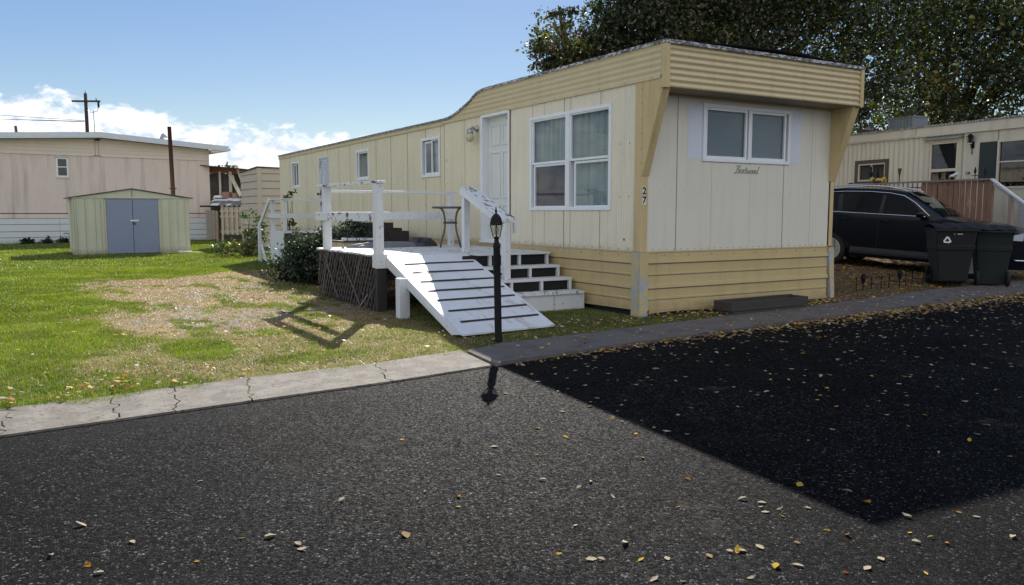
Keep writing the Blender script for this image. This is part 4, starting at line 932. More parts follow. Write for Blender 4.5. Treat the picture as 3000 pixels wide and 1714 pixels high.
# ================================================================== pink mobile home
M_ = frame((-7.85, 33.07, 0), (.992, .128)); ph = thing('pink_mobile_home', 'pink and cream double wide mobile home with a low gable roof and white skirting', 'mobile home', M=M_)
EX0, EX1, RIDGE = -1.1, 8.93, 4.0
hol = [(2.27, 2.67, 2.96, 3.77)]
mb = MB(); corr(mb, T, EX0, EX1, 1.34, 3.92, hol, PINK, .11, .004, 8, 'groove'); mb.build('pink_wall', ph)
mb = MB(); gz = lambda u: 4.74-.062*abs(u-RIDGE)
z = 3.92
while z < 4.75:
    zt = z+.15
    us = np.linspace(EX0, EX1, 30)
    for a, b in zip(us[:-1], us[1:]):
        ta, tb_ = min(zt, gz(a)), min(zt, gz(b))
        if max(ta, tb_) <= z+.001: continue
        mb.quad(T(a, .030, z), T(b, .030, z), T(b, .012, max(tb_, z)), T(a, .012, max(ta, z)), PINKC); mb.quad(T(a, .0, z), T(b, .0, z), T(b, .030, z), T(a, .030, z), SEAM_SHADE)
    z = zt
mb.build('lap_gable', ph, label='cream lap boards of the gable')
mb = MB(); mb.box(EX0, EX1, -.02, -.004, 1.305, 1.34, RUST); mb.box(EX0, EX1, -.012, 0, 1.11, 1.305, PINK); mb.box(EX0, EX1, -.02, -.004, 1.09, 1.11, RUST); mb.box(EX0, EX1, -.033, -.01, 3.90, 3.93, PINK)
mb.build('belt_trim', ph)
mb = MB()
SKW = mat('white_skirting', (.60, .64, .68), .5, .04, 3, dirt=((.2, .2, .14), -.05, .2))
for z0, z1 in ((-.05, .26), (.285, .52), (.545, .83), (.855, 1.09)): tbox(mb, T, EX0, EX1, 0, .035, z0, z1, SKW); tbox(mb, T, EX0, EX1, 0, .01, z1, z1+.025, SEAM_SHADE)
for k in range(4): mb.box(2.38+k*.07, 2.43+k*.07, -.04, -.03, .40, .46, SEAM_SHADE)
mb.box(2.24, 2.25, -.037, -.03, 0, 1.09, SEAM_SHADE); mb.build('skirting', ph)
mb = MB(); ring(mb, T, 2.23, 2.71, 2.94, 3.80, .065, -.03, .03, WHITE); ring(mb, T, 2.30, 2.64, 3.36, 3.41, .02, -.02, .02, WHITE); mb.box(2.19, 2.74, -.06, .0, 3.80, 3.83, GALV); mb.box(2.21, 2.73, -.035, 0, 2.88, 2.93, PINKC)
wf = mb.build('window', ph); mb = MB(); mb.quad(T(2.28, .0, 2.98), T(2.66, .0, 2.98), T(2.66, .0, 3.76), T(2.28, .0, 3.76), GLASSD); mb.build('pane', wf)
mb = MB(); mb.quad(T(2.25, -.08, 2.95), T(2.69, -.08, 2.95), T(2.69, -.08, 3.79), T(2.25, -.08, 3.79), mat('dark_screen', (.07, .075, .09), .8, .1)); mb.build('screen', wf)
mb = MB(); RT = lambda u: 4.98-.062*abs(u-RIDGE)
for a, b in ((-1.9, RIDGE), (RIDGE, 9.78)):
    mb.hexa([(a, -.42, RT(a)-.23), (b, -.42, RT(b)-.23), (b, -.34, RT(b)-.23), (a, -.34, RT(a)-.23)], [(a, -.42, RT(a)), (b, -.42, RT(b)), (b, -.34, RT(b)), (a, -.34, RT(a))], BLUEW)
    mb.hexa([(a, -.445, RT(a)-.25), (b, -.445, RT(b)-.25), (b, -.42, RT(b)-.25), (a, -.42, RT(a)-.25)], [(a, -.445, RT(a)-.13), (b, -.445, RT(b)-.13), (b, -.42, RT(b)-.13), (a, -.42, RT(a)-.13)], BLUEW)
    mb.quad((a, -.42, RT(a)+.002), (b, -.42, RT(b)+.002), (b, 15, RT(b)+.002), (a, 15, RT(a)+.002), BLUEW)
    mb.quad((a, -.34, RT(a)-.21), (b, -.34, RT(b)-.21), (b, 0, RT(b)-.21), (a, 0, RT(a)-.21), PINKC)
mb.box(9.74, 9.86, -.44, 15, 4.40, 4.52, BLUEW); mb.hexa([(8.93, -.40, 4.28), (9.3, -.40, 4.30), (9.3, 15, 4.30), (8.93, 15, 4.28)], [(8.93, -.40, 4.42), (9.76, -.40, 4.42), (9.76, 15, 4.42), (8.93, 15, 4.42)], PINKC)
mb.build('roof', ph)
mb = MB(); mb.quad((EX1, 0, 0), (EX1, 14.5, 0), (EX1, 14.5, 4.5), (EX1, 0, 4.5), PINK); mb.quad((EX0, 0, 0), (EX0, 14.5, 0), (EX0, 14.5, 4.5), (EX0, 0, 4.5), PINK); mb.quad((EX0, 14.5, 0), (EX1, 14.5, 0), (EX1, 14.5, 4.6), (EX0, 14.5, 4.6), PINK); mb.build('side_walls', ph)
mb = MB()
for u in (3.83, 3.97):
    for k in range(11): mb.box(u-.01, u+.01, -.05, -.04, 3.96+k*.068, 3.99+k*.068, RUST)
mb.box(3.76, 4.06, -.05, -.035, 3.93, 3.95, RUST); mb.box(3.84, 3.99, -.40, -.04, 4.62, 4.68, BLACKM); mb.build('hanging_chain', ph)
mb = MB(); mb.tube([(1.18, 3, 4.7), (1.14, 3, 5.35)], .06, RUST); mb.build('vent_pipe', ph)
mb = MB(); mb.prism([(6.95, 4.8), (7.12, 5.22), (7.32, 5.02), (7.08, 5.0), (7.3, 4.8)], 1.0, 1.4, GALV, 'y'); mb.build('roof_vent', ph)
# rusty pole between shed and pink home
mb = MB(); mb.lathe([(.082, -.1), (.078, 2), (.072, 4.56), (.076, 4.56), (.076, 4.58)], (0, 0, 0), RUST, 14); mb.box(-.13, -.06, -.02, .02, 2.25, 2.29, RUST); mb.box(.06, .13, -.02, .02, 2.25, 2.29, RUST)
o = mb.build('rusty_pole', None, True); o.location = (-2.02, 24.93, 0); o.rotation_euler = (0, R(-1.0), 0); tag(o, 'tall rusty steel pole standing between the shed and the pink mobile home', 'pole')
# utility pole
up = thing('utility_pole', 'wooden utility pole with one crossarm rising behind the pink roof ridge', 'utility pole', (-2.75, 59.1, 0), R(-28))
mb = MB(); mb.lathe([(.17, 0), (.14, 5), (.115, 9.95)], (0, 0, 0), mat('creosoted_wood', (.035, .026, .022), .9, .2, 10), 12); mb.build('pole', up, True)
mb = MB(); mb.box(-.95, 1.05, -.14, -.02, 9.33, 9.45, mat('creosoted_wood', (.03, .03, .03))); mb.build('crossarm', up)
mb = MB()
for x in (0, .78): mb.lathe([(.03, 0), (.055, .04), (.055, .1), (.03, .14), (.05, .17), (.02, .22)], (x, -.08 if x else 0, 9.45 if x else 9.95), GALV, 10)
mb.box(.86, .98, -.12, -.04, 8.95, 9.40, BLACKM); mb.build('insulator', up)
mb = MB(); mb.tube([(.13, -.05, 8.75), (.25, -.05, 8.62), (.5, -.05, 8.6), (.82, -.05, 8.7), (.9, -.05, 8.95)], .022, GALV, 6); mb.tube([(.5, 0, 8.75), (.55, 0, 6)], .03, GALV, 6); mb.build('conduit_loop', up)
mb = MB()
for (a, b) in (((-2.9, 59, 7.95), (-40, 45, 6.6)), ((-2.9, 59, 8.0), (-42, 52, 8.9)), ((-2.9, 59, 7.9), (-45, 60, 8.3)), ((-2.5, 59, 7.9), (2, 62, 6.2))):
    mb.tube([(a[0]+(b[0]-a[0])*t, a[1]+(b[1]-a[1])*t, a[2]+(b[2]-a[2])*t-1.2*t*(1-t)) for t in np.linspace(0, 1, 12)], .015, BLACKM, 4)
o = mb.build('overhead_wires'); tag(o, 'thin overhead wires sagging from the utility pole', 'wires')

# ================================================================== beige lap sided outbuilding
bx = thing('outbuilding', 'narrow beige lap sided outbuilding beyond the far end of the cream mobile home', 'outbuilding')
mb = MB(); x0, x1, y0, y1 = .99, 3.7, 24.3, 27.3
for k in range(11):
    z0 = k*.29; z1 = min(z0+.29, 3.1)
    if z1 <= z0: break
    for TT, a, b in ((lambda u, o, z: (u, y0-o, z), x0, x1), (lambda u, o, z: (x0-o, u, z), y0, y1)):
        mb.quad(TT(a, .034, z0), TT(b, .034, z0), TT(b, .008, z1), TT(a, .008, z1), SIDG); mb.quad(TT(a, .0, z0+.001), TT(b, .0, z0+.001), TT(b, .034, z0+.001), TT(a, .034, z0+.001), SIDG); tbox(mb, TT, a, b, .006, .022, z0-.018, z0, SEAM_SHADE)  # thin dark strip draws the shading under each lap
mb.quad((x1, y0, 0), (x1, y1, 0), (x1, y1, 3.1), (x1, y0, 3.1), SIDG); mb.quad((x0, y1, 0), (x1, y1, 0), (x1, y1, 3.1), (x0, y1, 3.1), SIDG); mb.build('wall', bx)
mb = MB(); mb.box(x0-.045, x0+.10, y0-.045, y0-.03, 0, 3.1, SIDG); mb.box(x0-.045, x0-.03, y0-.03, y0+.10, 0, 3.1, SIDG); mb.build('corner_board', bx)
mb = MB(); mb.hexa([(x0-.07, y0-.07, 3.12), (x1, y0-.07, 3.05), (x1, y1, 2.95), (x0-.07, y1, 3.02)], [(x0-.07, y0-.07, 3.16), (x1, y0-.07, 3.09), (x1, y1, 2.99), (x0-.07, y1, 3.06)], RUST); mb.build('roof', bx)

# picket fence ------------------------------------------------------
fe = thing('picket_fence', 'weathered shadowbox picket fence below the collapsed lean-to', 'fence', M=frame((.91, 31.3, 0), (.868, -.497)))
mb = MB()
for z in (.42, 1.13, 1.38): mb.box(-.05, 2.6, .02, .06, z, z+.09, FENW)
mb.build('rail', fe)
for k in range(9):
    x = .02+k*.225; mb = MB(); mb.box(x, x+.10, -.0, .018, .32+random.uniform(-.01, .02), 1.70, FENW); mb.hexa([(x-.01, 0, 1.60), (x+.11, 0, 1.60), (x+.11, .018, 1.60), (x-.01, .018, 1.60)], [(x+.02, 0, 1.71), (x+.08, 0, 1.71), (x+.08, .018, 1.71), (x+.02, .018, 1.71)], FENW); mb.build('picket', fe)
for k in range(9):
    x = .13+k*.225; mb = MB(); mb.box(x, x+.10, .062, .08, .34, 1.62, FENW); mb.build('picket', fe)
mb = MB(); mb.box(-.02, .06, .06, .14, 0, 1.7, FENW); mb.box(1.3, 1.38, .08, .16, 0, 1.6, FENW); mb.build('post', fe)
gt = thing('fence_gate', 'low plank gate leaning beside the corner of the pink mobile home', 'gate', M=frame((.30, 31.65, 0), (.868, -.497)))
mb = MB()
for k in range(4): mb.box(k*.14, k*.14+.13, 0, .02, .12, 1.47-.02*(k % 2), mat('grey_gate_plank', (.24, .21, .185), .8, .15, 8))
mb.build('gate_planks', gt); mb = MB(); mb.box(.49, .57, -.06, .02, -.02, 1.4, TREATED); mb.build('gate_post', gt)

# collapsed lean-to -------------------------------------------------
ln = thing('collapsed_carport', 'half collapsed carport with leaning cream planks, red beam and patched tarp roof', 'carport', M=frame((.93, 33.7, 0), (.857, -.515)))
mb = MB()
rr = random.Random(3)
for k in range(7):
    x = k*.33; col_ = [SIGNW, GALV, mat('grey_shingle', (.16, .155, .16), .8, .2, 9), SIGNW][k % 4 if k < 4 else rr.randrange(4)]
    for j in range(4):
        zz = 2.18-.13*j; yy = 1.0-.45*j; xx_ = x+j*.10
        m_ = rr.choice([SIGNW, SIGNW, mat('grey_shingle', (.16, .155, .16)), GALV]) if x < 1.3 else rr.choice([mat('grey_shingle', (.16, .155, .16)), DKWOOD, GALV])
        dz = rr.uniform(-.03, .03)
        mb.hexa([(xx_-.1, yy-.5, zz-.15+dz), (xx_+.30, yy-.5, zz-.15), (xx_+.28, yy, zz), (xx_-.08, yy, zz+dz)], [(xx_-.1, yy-.5, zz-.13+dz), (xx_+.30, yy-.5, zz-.13), (xx_+.28, yy, zz+.02), (xx_-.08, yy, zz+.02+dz)], m_)
mb.build('patched_roof', ln)
mb = MB(); mb.box(-.2, 2.9, -.9, -.86, 1.62, 1.70, DARK); mb.box(-.5, 2.7, 1.05, 1.1, 0, 3.3, mat('shadowed_back_wall', (.07, .065, .06), .9, .3, 3)); mb.build('back_wall', ln)
mb = MB(); mb.hexa([(-.4, .9, 3.35), (2.0, .9, 3.25), (2.0, 1.0, 3.25), (-.4, 1.0, 3.35)], [(-.4, .9, 3.68), (2.0, .9, 3.44), (2.0, 1.0, 3.44), (-.4, 1.0, 3.68)], mat('red_beam', (.26, .09, .06), .8, .15)); mb.hexa([(-.6, .2, 3.66), (2.1, .2, 3.42), (2.1, 2, 3.42), (-.6, 2, 3.66)], [(-.6, .2, 3.70), (2.1, .2, 3.46), (2.1, 2, 3.46), (-.6, 2, 3.70)], DKWOOD); mb.build('roof_beam', ln)
for x, w2 in ((.12, .10), (.62, .14)):
    mb = MB(); mb.box(x, x+w2, .85, .93, 2.0, 3.4, PLANK); mb.build('post', ln)
for x0_, z0_, x1_, z1_, w2 in ((1.05, 3.68, 1.75, 2.15, .14), (1.22, 3.25, 1.95, 2.15, .10), (1.35, 3.20, 2.03, 2.12, .09), (.72, 3.25, 1.38, 2.2, .18), (.86, 3.2, 1.10, 2.75, .10)):
    mb = MB(); mb.bar((x1_, .3, z1_), (x0_, .75, z0_), w2, .03, PLANK, up=(0, -1, .3)); mb.build('leaning_plank', ln)
mb = MB(); mb.lathe([(.20, 0), (.24, .15), (.26, .30)], (.55, .6, 2.08), mat('clay_bucket', (.30, .18, .15), .7, .1), 14); mb.lathe([(.16, 0), (.19, .25)], (1.0, .6, 2.08), mat('clay_bucket', (.3, .18, .15)), 14); mb.lathe([(.25, 0), (.2, .1)], (.2, .5, 2.1), SIGNW, 12); mb.build('stored_buckets', ln)

# ================================================================== right hand mobile home
M2 = frame((14.41, 4.65, .28), (-.1336, -.991)); th = thing('ivory_mobile_home', 'ivory ribbed mobile home behind the black car with a screen door and dark green shutter', 'mobile home', M=M2)
z_ = -.28
holes = [(-3.09, -1.95, 2.29+z_, 2.87+z_), (-.60, .40, .95+z_, 3.33+z_), (1.47, 3.1, 2.0+z_, 3.14+z_)]
mb = MB(); corr(mb, T, -9.0, .55, .9+z_, 3.50+z_, holes, T2SID, .17, .018, 8, 'sin'); corr(mb, T, .55, 3.4, .9+z_, 3.50+z_, holes, T2SID, .095, .002, 6, 'groove')
mb.box(1.435, 1.445, -.012, 0, 2.2+z_, 3.5+z_, SEAM_SHADE); mb.box(-1.0, -.99, -.05, -.03, 3.49+z_, 3.72+z_, SEAM_SHADE)
mb.build('wall', th)
mb = MB(); mb.quad((-9, 0, z_), (-9, 3.6, z_), (-9, 3.6, 3.6+z_), (-9, 0, 3.6+z_), T2SID); mb.quad((3.4, 0, z_), (3.4, 3.6, z_), (3.4, 3.6, 3.6+z_), (3.4, 0, 3.6+z_), T2SID); mb.quad((-9, 3.6, z_), (3.4, 3.6, z_), (3.4, 3.6, 3.6+z_), (-9, 3.6, 3.6+z_), T2SID); mb.build('other_walls', th)
mb = MB()
for k in range(6): tbox(mb, T, -9, 3.42, .0, .022, z_+.17*k, z_+.17*k+.155, GREYSID); tbox(mb, T, -9, 3.42, 0, .008, z_+.17*k+.155, z_+.17*k+.17, SEAM_SHADE)
mb.build('skirting', th)
mb = MB(); mb.hexa([(-9.05, -.05, 3.49+z_), (3.45, -.05, 3.46+z_), (3.45, -.002, 3.46+z_), (-9.05, -.002, 3.49+z_)], [(-9.05, -.035, 3.70+z_), (3.45, -.035, 3.70+z_), (3.45, -.002, 3.70+z_), (-9.05, -.002, 3.70+z_)], T2SID); mb.box(-9.05, 3.45, -.06, -.0, 3.44+z_, 3.465+z_, T2SID)
mb.build('fascia', th)
mb = MB(); mb.box(-9.1, 3.5, -.07, 3.65, 3.70+z_, 3.745+z_, ROOFEDGE); mb.build('roof', th)
mb = MB(); ring(mb, T, -3.13, -1.91, 2.2+z_, 2.92+z_, .10, -.02, .045, BRTRIM); ring(mb, T, -3.03, -2.01, 2.3+z_, 2.82+z_, .045, -.05, .02, T2SID); tbox(mb, T, -2.56, -2.51, -.04, .015, 2.3+z_, 2.8+z_, T2SID); wf = mb.build('window', th)
mb = MB(); mb.quad(T(-3.0, -.03, 2.32+z_), T(-2.04, -.03, 2.32+z_), T(-2.04, -.03, 2.8+z_), T(-3.0, -.03, 2.8+z_), GLASSD); mb.build('pane', wf); sheet('curtain', T, -3.03, -2.0, 2.3+z_, 2.82+z_, -.1, mat('grey_net_curtain', (.30, .30, .31), .8), wf, .01, .09)
mb = MB(); ring(mb, T, -.64, .44, .92+z_, 3.36+z_, .10, -.05, .03, T2SID); fr3 = mb.build('door_frame', th)
mb = MB(); ring(mb, T, -.53, .33, .96+z_, 3.26+z_, .05, -.04, .02, PLANK); tbox(mb, T, -.48, .28, -.03, .018, 2.47+z_, 2.545+z_, PLANK); tbox(mb, T, .29, .33, .02, .05, 2.32+z_, 2.44+z_, GALV); sd_ = mb.build('screen_door', th)
mb = MB(); mb.quad(T(-.48, -.01, .96+z_), T(.28, -.01, .96+z_), T(.28, -.01, 3.22+z_), T(-.48, -.01, 3.22+z_), GLASSD); mb.build('pane', sd_)
mb = MB(); mb.quad(T(-.55, -.06, .92+z_), T(.35, -.06, .92+z_), T(.35, -.06, 3.3+z_), T(-.55, -.06, 3.3+z_), mat('grey_inner_door', (.16, .15, .15), .7, .15, 2)); mb.build('inner_door', sd_)
mb = MB(); mb.hexa([(-.70, -.16, 3.33+z_), (.50, -.16, 3.33+z_), (.50, -.0, 3.36+z_), (-.70, 0, 3.36+z_)], [(-.70, -.16, 3.35+z_), (.50, -.16, 3.35+z_), (.50, -.0, 3.43+z_), (-.70, 0, 3.43+z_)], GALV); mb.build('door_hood', th)
mb = MB(); mb.box(.96, 1.42, -.035, -.004, 2.12+z_, 3.16+z_, GREENSH)
for k in range(34): mb.box(.99, 1.39, -.041, -.035, 2.15+k*.0295+z_, 2.165+k*.0295+z_, GREENSH)
mb.build('shutter', th)
mb = MB(); ring(mb, T, 1.44, 3.15, 1.97+z_, 3.18+z_, .05, -.05, .03, T2SID); wf = mb.build('picture_window', th)
mb = MB(); mb.quad(T(1.48, -.02, 2.0+z_), T(3.1, -.02, 2.0+z_), T(3.1, -.02, 3.14+z_), T(1.48, -.02, 3.14+z_), GLASSD); mb.build('pane', wf)
sheet('curtain', T, 1.5, 2.7, 2.14+z_, 2.60+z_, -.07, mat('cream_curtain', (.52, .49, .40), .8, .08), wf, .03, .075)
mb = MB(); mb.quad(T(1.46, -.16, 2.0+z_), T(3.12, -.16, 2.0+z_), T(3.12, -.16, 3.14+z_), T(1.46, -.16, 3.14+z_), mat('dark_green_blind', (.02, .035, .035), .9)); mb.build('blind', wf)
mb = MB(); mb.tube([(1.47, .03, 2.64+z_), (2.7, .03, 2.62+z_)], .02, PLANK, 6); mb.build('curtain_rod', wf)
mb = MB(); mb.box(.69, .79, -.02, -.005, 3.03+z_, 3.2+z_, BLACKM); mb.tube([(.74, -.03, 3.03+z_), (.74, -.04, 3.12+z_), (.74, -.10, 3.13+z_)], .012, BLACKM, 6)
mb.lathe([(.05, 3.14), (.065, 3.15), (.06, 3.16)], (.74, -.12, z_), SIGNW, 4); mb.lathe([(.02, 3.40), (.10, 3.34), (.10, 3.33)], (.74, -.12, z_), BLACKM, 4)
for k in range(4):
    a = R(45+90*k); mb.bar((.74+.05*math.cos(a), -.12+.05*math.sin(a), 3.16+z_), (.74+.092*math.cos(a), -.12+.092*math.sin(a), 3.34+z_), .01, .01, BLACKM, up=(math.cos(a), math.sin(a), 0))
mb.lathe([(.05, 3.16), (.085, 3.33)], (.74, -.12, z_), GLASSD, 4); mb.tube([(.74, -.03, 3.03+z_), (.745, -.03, 2.88+z_)], .012, BLACKM, 5); mb.build('wall_lantern', th)
mb = MB(); mb.box(.59, .70, -.018, -.004, 2.37+z_, 2.43+z_, mat('red_brown_plate', (.10, .055, .045), .6)); mb.box(.605, .625, -.0195, -.018, 2.385+z_, 2.415+z_, T2SID); mb.box(.64, .66, -.0195, -.018, 2.385+z_, 2.415+z_, T2SID); mb.build('door_plate', th)
co = thing('roof_cooler', 'grey louvred evaporative cooler on the roof of the ivory mobile home', 'cooler', M=M2 @ Matrix.Translation((-1.72, .50, 3.75+z_)) @ Matrix.Diagonal((.72, .72, .85, 1)))
mb = MB(); COOL = mat('cooler_steel', (.13, .15, .16), .5, .1, 8)
mb.box(-.42, .55, -.4, .4, 0, .37, COOL)
for k in range(7): mb.box(-.41+k*.155, -.395+k*.155, -.415, -.4, .02, .36, GALV)
mb.box(-.45, .58, -.43, .43, .37, .41, COOL); mb.build('housing', co)
mb = MB(); mb.lathe([(.13, 0), (.13, .40), (.17, .40), (.17, .44)], (-.66, -.2, 0), COOL, 12); mb.build('vent_pipe', co)
mb = MB(); mb.box(-.2, .2, -.15, .15, 0, .13, RUST); mb.lathe([(.2, .13), (.1, .2)], (0, 0, 0), GALV, 10); o = mb.build('roof_vent'); o.matrix_world = M2 @ Matrix.Translation((-3.25, .5, 3.74+z_)); tag(o, 'small rusty roof vent near the left end of the ivory mobile home', 'vent')

# its redwood porch
M3 = frame((13.06, 4.75, .28), (-.1336, -.991)); pd = thing('redwood_porch', 'redwood board porch with lattice end in front of the ivory mobile home', 'porch', M=M3)
mb = MB(); mb.box(-2.1, 2.25, .02, 1.3, .55, .60, REDWOOD); mb.build('porch_floor', pd)
mb = MB(); mb.box(-2.12, 2.28, -.06, .08, 1.86, 1.90, mat('grey_cap_rail', (.20, .17, .16), .7, .15)); mb.build('cap_rail', pd)
x = .30
while x < 2.18:
    mb = MB(); mb.box(x, x+.125, -.0+random.uniform(-.01, .01), .02, .02, 1.855, REDWOOD); mb.build('board', pd); x += random.choice((.155, .16, .165))
mb = MB()
for k in range(16): mb.box(-2.05+k*.147, -2.02+k*.147, 0, .008, .1, 1.855, mat('porch_lattice', (.15, .11, .085), .8, .2, 8))
for k in range(13): mb.box(-2.08, .30, .009, .016, .18+k*.14, .21+k*.14, mat('porch_lattice', (.15, .11, .085)))
mb.build('lattice', pd)
mb = MB(); mb.box(-2.12, -2.03, -.03, .05, 0, 1.93, DKWOOD); mb.box(2.20, 2.28, -.03, .05, 0, 1.86, REDWOOD); mb.build('post', pd)
mb = MB(); mb.bar((2.25, -.02, 1.88), (3.35, -.02, 1.12), .09, .04, WPAINT); mb.bar((2.25, .0, 1.80), (3.35, .0, 1.04), .03, .08, GREYSID); mb.build('handrail', pd)
mb = MB(); mb.box(2.70, 2.79, -.03, .05, 0, 1.50, mat('raw_post', (.27, .22, .18), .8, .1)); mb.build('handrail_post', pd)
mb = MB()
for k in range(6): mb.box(2.29, 3.4, .90+.0, .92, .0+k*.24, .225+k*.24, GREYSID)
mb.build('side_panel', pd)
for k in range(3):
    mb = MB(); mb.box(2.28+.28*k, 2.58+.28*k, .1, .88, .38-.19*k, .42-.19*k, GREYSID); mb.build('tread', pd)
fl = lambda c: mat(c, {'yf': (.50, .36, .06), 'wf': (.75, .74, .70), 'dk': (.015, .015, .02)}[c], .6)
def ornament(x, label, cat, build):
    mb = MB(); build(mb); o = mb.build(cat.replace(' ', '_'), None, True); o.matrix_world = M3 @ Matrix.Translation((x, .02, 1.90)); tag(o, label, cat)
ornament(-1.12, 'clump of yellow and brown potted flowers on the redwood porch rail', 'flower pot', lambda mb: ([mb.lathe([(.03, 0), (.045, .05), (.02, .09)], (random.uniform(-.24, .24), random.uniform(-.05, .05), random.uniform(0, .07)), random.choice([fl('yf'), fl('yf'), RUST]), 6) for _ in range(26)], mb.lathe([(.12, -.0), (.16, .05)], (0, 0, 0), DKWOOD, 10)))
ornament(-1.38, 'dark spiky finial ornament left on the porch rail under the small window', 'garden ornament', lambda mb: (mb.lathe([(.012, 0), (.012, .15), (.045, .2), (.05, .28), (.02, .34), (.035, .40), (.004, .48)], (0, 0, 0), BLACKM, 8), mb.lathe([(.012, 0), (.012, .12), (.04, .18), (.045, .26), (.02, .32), (.03, .36), (.004, .43)], (.24, 0, 0), BLACKM, 8)))
ornament(-.42, 'rusty narrow hanging torch beside the screen door', 'torch', lambda mb: mb.lathe([(.012, 0), (.015, .15), (.045, .32), (.045, .36)], (0, 0, 0), RUST, 8))
ornament(1.20, 'white bird figure perched on the redwood porch rail', 'bird figure', lambda mb: (mb.tube([(-.13, 0, .06), (-.06, 0, .10), (.0, 0, .10), (.06, 0, .14), (.12, 0, .16)], [.012, .035, .045, .03, .012], SIGNW, 8), mb.tube([(0, 0, 0), (0, 0, .07)], .008, RUST, 5)))
ornament(1.78, 'dark metal cross shaped finial on the porch rail', 'finial', lambda mb: (mb.lathe([(.01, 0), (.012, .12), (.03, .17), (.03, .2), (.004, .29)], (0, 0, 0), BLACKM, 6), mb.box(-.09, .09, -.008, .008, .07, .085, BLACKM)))
ornament(2.04, 'thin dark metal spear finial near the end of the porch rail', 'spear finial', lambda mb: mb.lathe([(.008, 0), (.01, .10), (.028, .16), (.028, .2), (.004, .28)], (0, 0, 0), BLACKM, 6))

# ================================================================== black car
tilt = Matrix.Rotation(R(3.4), 4, 'Y')
MC = frame((8.34, 3.61, .235), (.30, -.954)); MC = MC @ tilt
car = thing('parked_car', 'black sport utility car with chrome window trim parked behind the bins', 'car', M=MC)
# local x forward from the rear wheel, y=0 near side, +y away; z up
CWID = 1.86
SX = [-.98, -.93, -.80, -.60, -.35, 0, .35, .7, 1.0, 1.4, 1.8, 2.03, 2.25, 2.5, 2.8, 3.1, 3.4, 3.6, 3.74, 3.80]
ZR = [(-.98, .98), (-.93, 1.28), (-.80, 1.50), (-.60, 1.60), (-.35, 1.65), (0, 1.685), (.7, 1.70), (1.1, 1.69), (1.4, 1.655), (1.6, 1.57), (1.8, 1.45), (2.03, 1.31), (2.25, 1.17), (2.5, 1.13), (3.1, 1.08), (3.4, 1.02), (3.6, .95), (3.74, .84), (3.80, .70)]
def itp(tab, x):
    for (a, za), (b, zb) in zip(tab[:-1], tab[1:]):
        if x <= b: t = max(0, (x-a)/(b-a)); return za+(zb-za)*t
    return tab[-1][1]
INS = [(-.98, .30), (-.80, .12), (-.4, .03), (.5, 0), (2.6, .0), (3.1, .04), (3.45, .12), (3.65, .26), (3.80, .45)]
BELT = 1.16
def carY(x, z):
    """near side surface inset from y=0 at x, z"""
    i = itp(INS, x)
    if z < .35: i += .05*(.35-z)/.15
    elif z > BELT: i += .03+(z-BELT)*.52
    elif z > .95: i += .03*(z-.95)/(BELT-.95)
    return i
WX = (0.0, 2.82); WR = .345; AR = .415
def zbot(x):
    z = .23
    for c in WX:
        if abs(x-c) < AR: z = max(z, .345+math.sqrt(AR*AR-(x-c)**2))
    return z
xs = sorted(set([round(v, 4) for v in SX]+[round(c+AR*math.sin(t), 4) for c in WX for t in np.linspace(-math.pi/2, math.pi/2, 15)]+[round(v, 3) for v in np.arange(-.9, 3.75, .15)]+[-.4151, .4151, 2.4049, 3.2351]))
mb = MB(); rows = []
for x in xs:
    zr = itp(ZR, x); zb = min(zbot(x), zr-.1); bl = min(BELT, zr-.03); side = []
    for k in range(9): z = zb+(bl-zb)*k/8; side.append((carY(x, z), z))
    top = zr-.05 if zr > BELT+.1 else zr-.015
    for k in range(1, 5): z = bl+(top-bl)*k/4; side.append((carY(x, z), z))
    e = side[-1][0]; side.append((e+.06, zr-.015)); side += [(e+.2, zr), (e+.45, zr+.012)]
    half = side; full = [(y, z) for y, z in half]+[(CWID-y, z) for y, z in reversed(half)]
    rows.append([(x, y, z) for y, z in full])
nn = len(rows[0]); vs = [p for r_0 in rows for p in r_0]
fs = [(i*nn+k, i*nn+k+1, (i+1)*nn+k+1, (i+1)*nn+k) for i in range(len(rows)-1) for k in range(nn-1)]+[tuple(range(nn)), tuple(range((len(rows)-1)*nn, len(rows)*nn))]
mb.add(vs, fs, CARP)
body = mb.build('body', car, True)
mb = MB(); mb.box(-.8, 3.5, .3, CWID-.3, .22, .9, DARK); mb.box(-.45, .45, .08, .5, .4, .8, DARK); mb.box(2.38, 3.26, .08, .5, .4, .8, DARK); mb.build('underbody', car)
def cpatch(c, m, name, parent, off=.006, n=8):   # c: four (x, z) corners on the near side, bl br tr tl
    for mir in (0, 1):
        mb = MB()
        def fn(u, v):
            bx = c[0][0]*(1-u)+c[1][0]*u; bz = c[0][1]*(1-u)+c[1][1]*u; tx = c[3][0]*(1-u)+c[2][0]*u; tz = c[3][1]*(1-u)+c[2][1]*u
            x = bx*(1-v)+tx*v; z = bz*(1-v)+tz*v; z = min(z, itp(ZR, x)-.06); y = carY(x, z)-off; return (x, y if not mir else CWID-y, z)
        mb.grid(fn, n, n, m)
        mb.build(name, parent, True)
cpatch([(1.04, 1.175), (1.93, 1.165), (1.42, 1.565), (1.04, 1.615)], GLASSC, 'side_window', car)
cpatch([(.20, 1.18), (.97, 1.175), (.97, 1.615), (.12, 1.60)], GLASSC, 'side_window', car)
cpatch([(-.62, 1.20), (.10, 1.18), (.03, 1.58), (-.42, 1.50)], GLASSC, 'side_window', car)
mb = MB()
